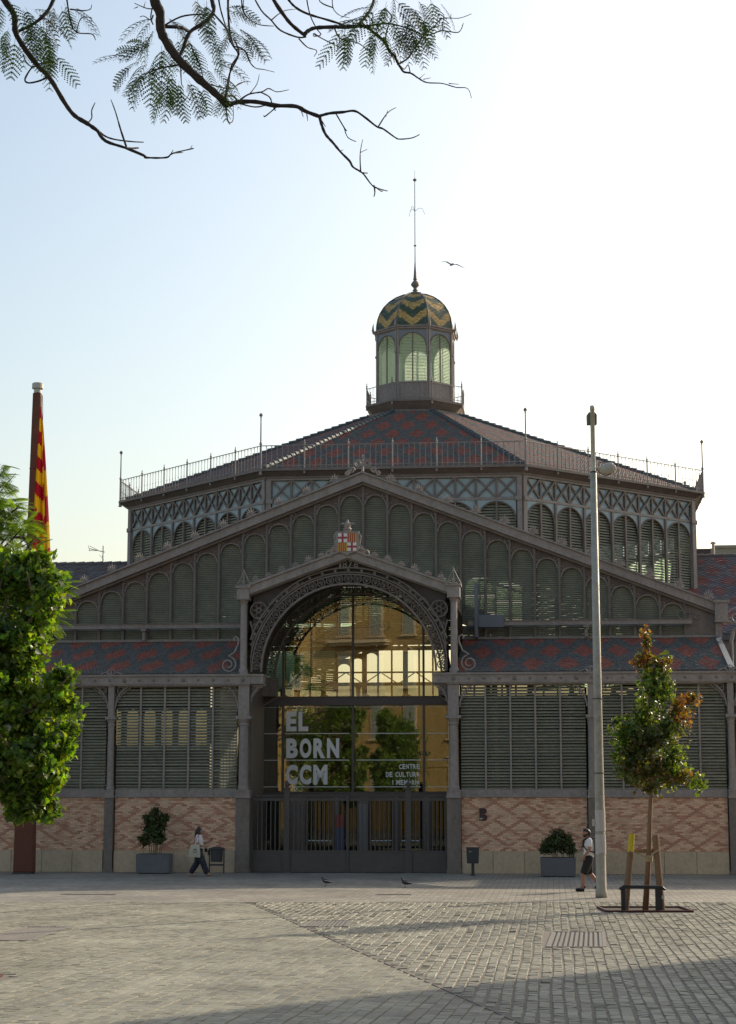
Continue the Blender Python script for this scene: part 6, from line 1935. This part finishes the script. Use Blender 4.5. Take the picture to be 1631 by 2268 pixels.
skinned('trousers', {'pel': ((0, 0, .87), .155), 'w': ((0, 0, .98), .135), 'hR': ((.02, -.088, .76), .135), 'kR': ((.16, -.09, .46), .115), 'aR': ((.30, -.09, .07), .095), 'hL': ((-.02, .088, .76), .135), 'kL': ((-.06, .09, .46), .115), 'aL': ((-.29, .09, .10), .095)}, chain('pel', 'w') + chain('pel', 'hR', 'kR', 'aR') + chain('pel', 'hL', 'kL', 'aL'), navy, wo_)
skinned('hair', {'t0': ((.06, 0, 1.60), .05), 't': ((.01, 0, 1.55), .115), 'b': ((-.04, 0, 1.46), .118), 'c': ((-.055, 0, 1.34), .112), 'd': ((-.06, -.02, 1.18), .085), 'e': ((.0, -.09, 1.42), .055), 'f': ((.045, -.11, 1.22), .06), 'g': ((.0, .09, 1.42), .055), 'h': ((.05, .10, 1.2), .06)}, chain('t0', 't', 'b', 'c', 'd') + chain('b', 'e', 'f') + chain('b', 'g', 'h'), hairb, wo_)
for y_, x_ in ((-.09, .3), (.09, -.28)):
    z_ = .03 if x_ > 0 else .01
    MB().box(x_ - .06, x_ + .17, y_ - .042, y_ + .042, z_, z_ + .018).build('sandal', mat('sandal %d' % (x_ > 0), (.22, .11, .07), .7), wo_)
MB().box(.18, .26, .05, .13, .80, .92).build('pouch', black, wo_)
bgo = empty('tote_bag', (gxy[0] - .10, gxy[1] - .27, 0), R(-4), 'cream canvas tote bag hanging from the shoulder of the walking person in white', 'bag')
m = MB(); m.add([(-.21, -.03, .66), (.17, -.03, .63), (.17, .03, .63), (-.21, .03, .66), (-.13, -.015, 1.06), (.15, -.015, 1.05), (.15, .015, 1.05), (-.13, .015, 1.06), (-.2, -.05, .82), (.18, -.05, .80)],
               [(0, 1, 9, 8), (8, 9, 5, 4), (1, 2, 6, 5, 9), (2, 3, 7, 6), (3, 0, 8, 4, 7), (0, 3, 2, 1), (4, 5, 6, 7)])
m.build('sack', canvas, bgo)
m = MB(); m.tube([(-.08, -.01, 1.05), (.02, .0, 1.2), (.09, .09, 1.375), (.1, .14, 1.37)], .011, 5); m.tube([(.12, -.01, 1.05), (.10, .02, 1.2), (.1, .09, 1.375)], .011, 5); m.build('strap', mat('red strap', (.35, .06, .04), .8), bgo)
m = MB(); m.ring(-.0, -.049, .85, .06, .006, n=14, k=4); m.tube([(-.03, -.05, .78), (.03, -.05, .92)], .006, 4); m.build('print', black, bgo)
pho = MB().box(-.012, .012, -.035, .035, -.07, .07).build('phone', mat('phone', (.03, .03, .035), .2), None)
pho.location = (gxy[0] + .395, gxy[1] + .07, 1.195); pho.rotation_euler = (0, R(40), 0)
tag(pho, 'small phone held up in front of the long haired walker', 'phone')

# man walking to the left, partly behind the lamp post
mxy = gnd(1306, 1974)
ma = empty('person', (mxy[0], mxy[1], 0), R(180) - R(2), 'bearded person in white shirt and black shorts walking behind the lamp post', 'person')
J = {'pel': ((0, 0, .92), .125), 'wai': ((.0, 0, 1.06), .09), 'che': ((-.01, 0, 1.27), .11), 'nek': ((.015, 0, 1.47), .055),
     'hR': ((.02, -.09, .88), .10), 'kR': ((-.02, -.09, .50), .072), 'aR': ((-.32, -.09, .14), .05), 'tR': ((-.23, -.09, .03), .035), 'heR': ((-.36, -.09, .1), .033),
     'hL': ((.02, .09, .88), .10), 'kL': ((.17, .09, .50), .072), 'aL': ((.18, .09, .09), .05), 'tL': ((.34, .09, .035), .035), 'heL': ((.15, .09, .04), .035),
     'sR': ((-.01, -.20, 1.42), .06), 'eR': ((-.12, -.245, 1.16), .058), 'wR': ((-.02, -.25, .93), .04),
     'sL': ((-.01, .20, 1.42), .06), 'eL': ((.0, .25, 1.14), .046), 'wL': ((.16, .22, .95), .03)}
E = chain('pel', 'wai', 'che', 'nek') + chain('pel', 'hR', 'kR', 'aR', 'tR') + [('aR', 'heR')] + chain('pel', 'hL', 'kL', 'aL', 'tL') + [('aL', 'heL')] + chain('che', 'sR', 'eR', 'wR') + chain('che', 'sL', 'eL', 'wL')
head(J, E, 'nek', (.07, 0, 1.585)); hand(J, E, 'wR', (.3, 0, -1), (1, 0, 0), 'a', 1.0); hand(J, E, 'wL', (.4, 0, -1), (1, 0, 0), 'b', 1.0)
skinned('body', J, E, skin2, ma, 2, 'pel')
face(ma, (.07, 0, 1.585), 1.0, hairb, lip)
skinned('shirt', {'pel': ((0, 0, .84), .165), 'wai': ((.0, 0, 1.06), .158), 'che': ((-.01, 0, 1.28), .162), 'top': ((0, 0, 1.46), .085), 'sR': ((-.01, -.20, 1.42), .074), 'mR': ((-.085, -.242, 1.2), .074), 'sL': ((-.01, .20, 1.42), .074), 'mL': ((-.005, .242, 1.2), .074)}, chain('pel', 'wai', 'che', 'top') + chain('che', 'sR', 'mR') + chain('che', 'sL', 'mL'), white, ma)
skinned('shorts', {'pel': ((0, 0, .90), .16), 'w': ((0, 0, 1.04), .14), 'hR': ((.02, -.095, .80), .135), 'kR': ((-.02, -.095, .43), .115), 'hL': ((.03, .095, .80), .135), 'kL': ((.175, .095, .44), .115)}, chain('pel', 'w') + chain('pel', 'hR', 'kR') + chain('pel', 'hL', 'kL'), black, ma)
skinned('hair', {'a': ((.15, 0, 1.68), .05), 'b': ((.07, 0, 1.655), .088), 'c': ((.0, 0, 1.62), .09), 'd': ((-.02, 0, 1.50), .07)}, chain('a', 'b', 'c', 'd'), hairb, ma)
skinned('beard', {'a': ((.16, 0, 1.49), .045), 'b': ((.11, 0, 1.505), .062), 'c': ((.04, .075, 1.57), .03), 'd': ((.04, -.075, 1.57), .03)}, [('a', 'b'), ('b', 'c'), ('b', 'd')], hairb, ma)
for y_, x_, z_ in ((-.09, -.31, .06), (.09, .23, .0)):
    skinned('shoe', {'h': ((x_ - .13, y_, z_ + .05), .055), 'm': ((x_ + .02, y_, z_ + .05), .058), 't': ((x_ + .17, y_, z_ + .04), .045), 'u': ((x_ - .06, y_, z_ + .15), .06)}, [('h', 'm'), ('m', 't'), ('h', 'u')], black, ma)
bp_ = empty('backpack', (mxy[0], mxy[1], 0), R(178), 'black backpack worn by the walking person in shorts', 'backpack')
m = MB(); m.add([(-.30, -.14, 1.02), (-.17, -.14, 1.02), (-.17, .14, 1.02), (-.30, .14, 1.02), (-.27, -.12, 1.42), (-.17, -.13, 1.44), (-.17, .13, 1.44), (-.27, .12, 1.42)], [(0, 3, 2, 1), (4, 5, 6, 7), (0, 1, 5, 4), (1, 2, 6, 5), (2, 3, 7, 6), (3, 0, 4, 7)])
m.build('sack', black, bp_, bevel=.03)
for s_ in (-1, 1):
    MB().tube([(-.17, s_ * .12, 1.44), (-.02, s_ * .12, 1.50), (.13, s_ * .12, 1.40), (.155, s_ * .13, 1.25), (.06, s_ * .16, 1.12), (-.17, s_ * .14, 1.06)], .02, 5).build('strap', black, bp_)
MB().tube([(.15, .1, 1.3), (.2, .12, 1.2), (.24, .12, 1.12)], .012, 5).build('strap_end', black, bp_)

# pigeons
pig = mat('pigeon grey', (.13, .13, .145), .7, 0, .25, 30.0); pigd = mat('pigeon dark', (.035, .03, .04), .5); pleg = mat('pigeon leg', (.35, .1, .08), .7); pale = mat('pigeon wing', (.42, .41, .39), .7, 0, .15, 30.0)
def pigeon(px, py, lab, up, wing):
    g = gnd(px, py)
    o_ = empty('pigeon', (g[0], g[1], 0), R(180) + R(8), lab, 'pigeon', 'pigeons on the pavement')
    skinned('body', {'ta': ((-.20, 0, .105), (.03, .012)), 'b0': ((-.10, 0, .13), (.05, .04)), 'b1': ((0, 0, .145), (.062, .066)), 'b2': ((.06, 0, .17), (.05, .055)), 'n': ((.085, 0, .225 + up), .028), 'h': ((.10, 0, .265 + up), .026), 'bk': ((.145, 0, .258 + up), .005)}, chain('ta', 'b0', 'b1', 'b2', 'n', 'h', 'bk'), pigd, o_, 2, 'b1')
    for s_ in (-1, 1):
        skinned('wing', {'a': ((.05, s_ * .055, .175), (.03, .012)), 'b': ((-.04, s_ * .062, .16), (.04, .012)), 'c': ((-.14, s_ * .04, .13), (.022, .008)), 'd': ((-.2, s_ * .02, .12), (.008, .005))}, chain('a', 'b', 'c', 'd'), wing, o_)
        m_ = MB(); m_.tube([(.01, s_ * .03, .1), (.0, s_ * .03, .05), (.015, s_ * .03, .005), (.05, s_ * .03, .004)], .006, 5); m_.build('leg', pleg, o_)
pigeon(722, 1963, 'pigeon with a pale wing standing at the shadow edge left of the other bird', -.01, pale)
pigeon(898, 1966, 'grey pigeon looking up with stretched neck, right of the pale winged bird', .015, pig)
# gull
gl = W(1001, 586, 88.0)
o = empty('gull', tuple(gl), R(160), 'gull gliding in the bright sky right of the spire', 'bird')
gwh = mat('gull white', (.35, .35, .36), .8); ggr = mat('gull grey', (.16, .165, .18), .8)
skinned('body', {'t': ((-.24, 0, 0), (.05, .012)), 'a': ((-.1, 0, 0), .05), 'b': ((.05, 0, 0), .065), 'c': ((.17, 0, .02), .045), 'd': ((.25, 0, .0), .008)}, chain('t', 'a', 'b', 'c', 'd'), gwh, o, 2, 'b')
for s_ in (-1, 1):
    skinned('wing', {'a': ((.05, s_ * .05, .02), (.09, .014)), 'b': ((.06, s_ * .26, .09), (.085, .012)), 'c': ((.0, s_ * .5, .03), (.06, .008)), 'd': ((-.1, s_ * .68, -.06), (.012, .005))}, chain('a', 'b', 'c', 'd'), ggr, o)
o.rotation_euler = (R(8), R(-4), R(110))
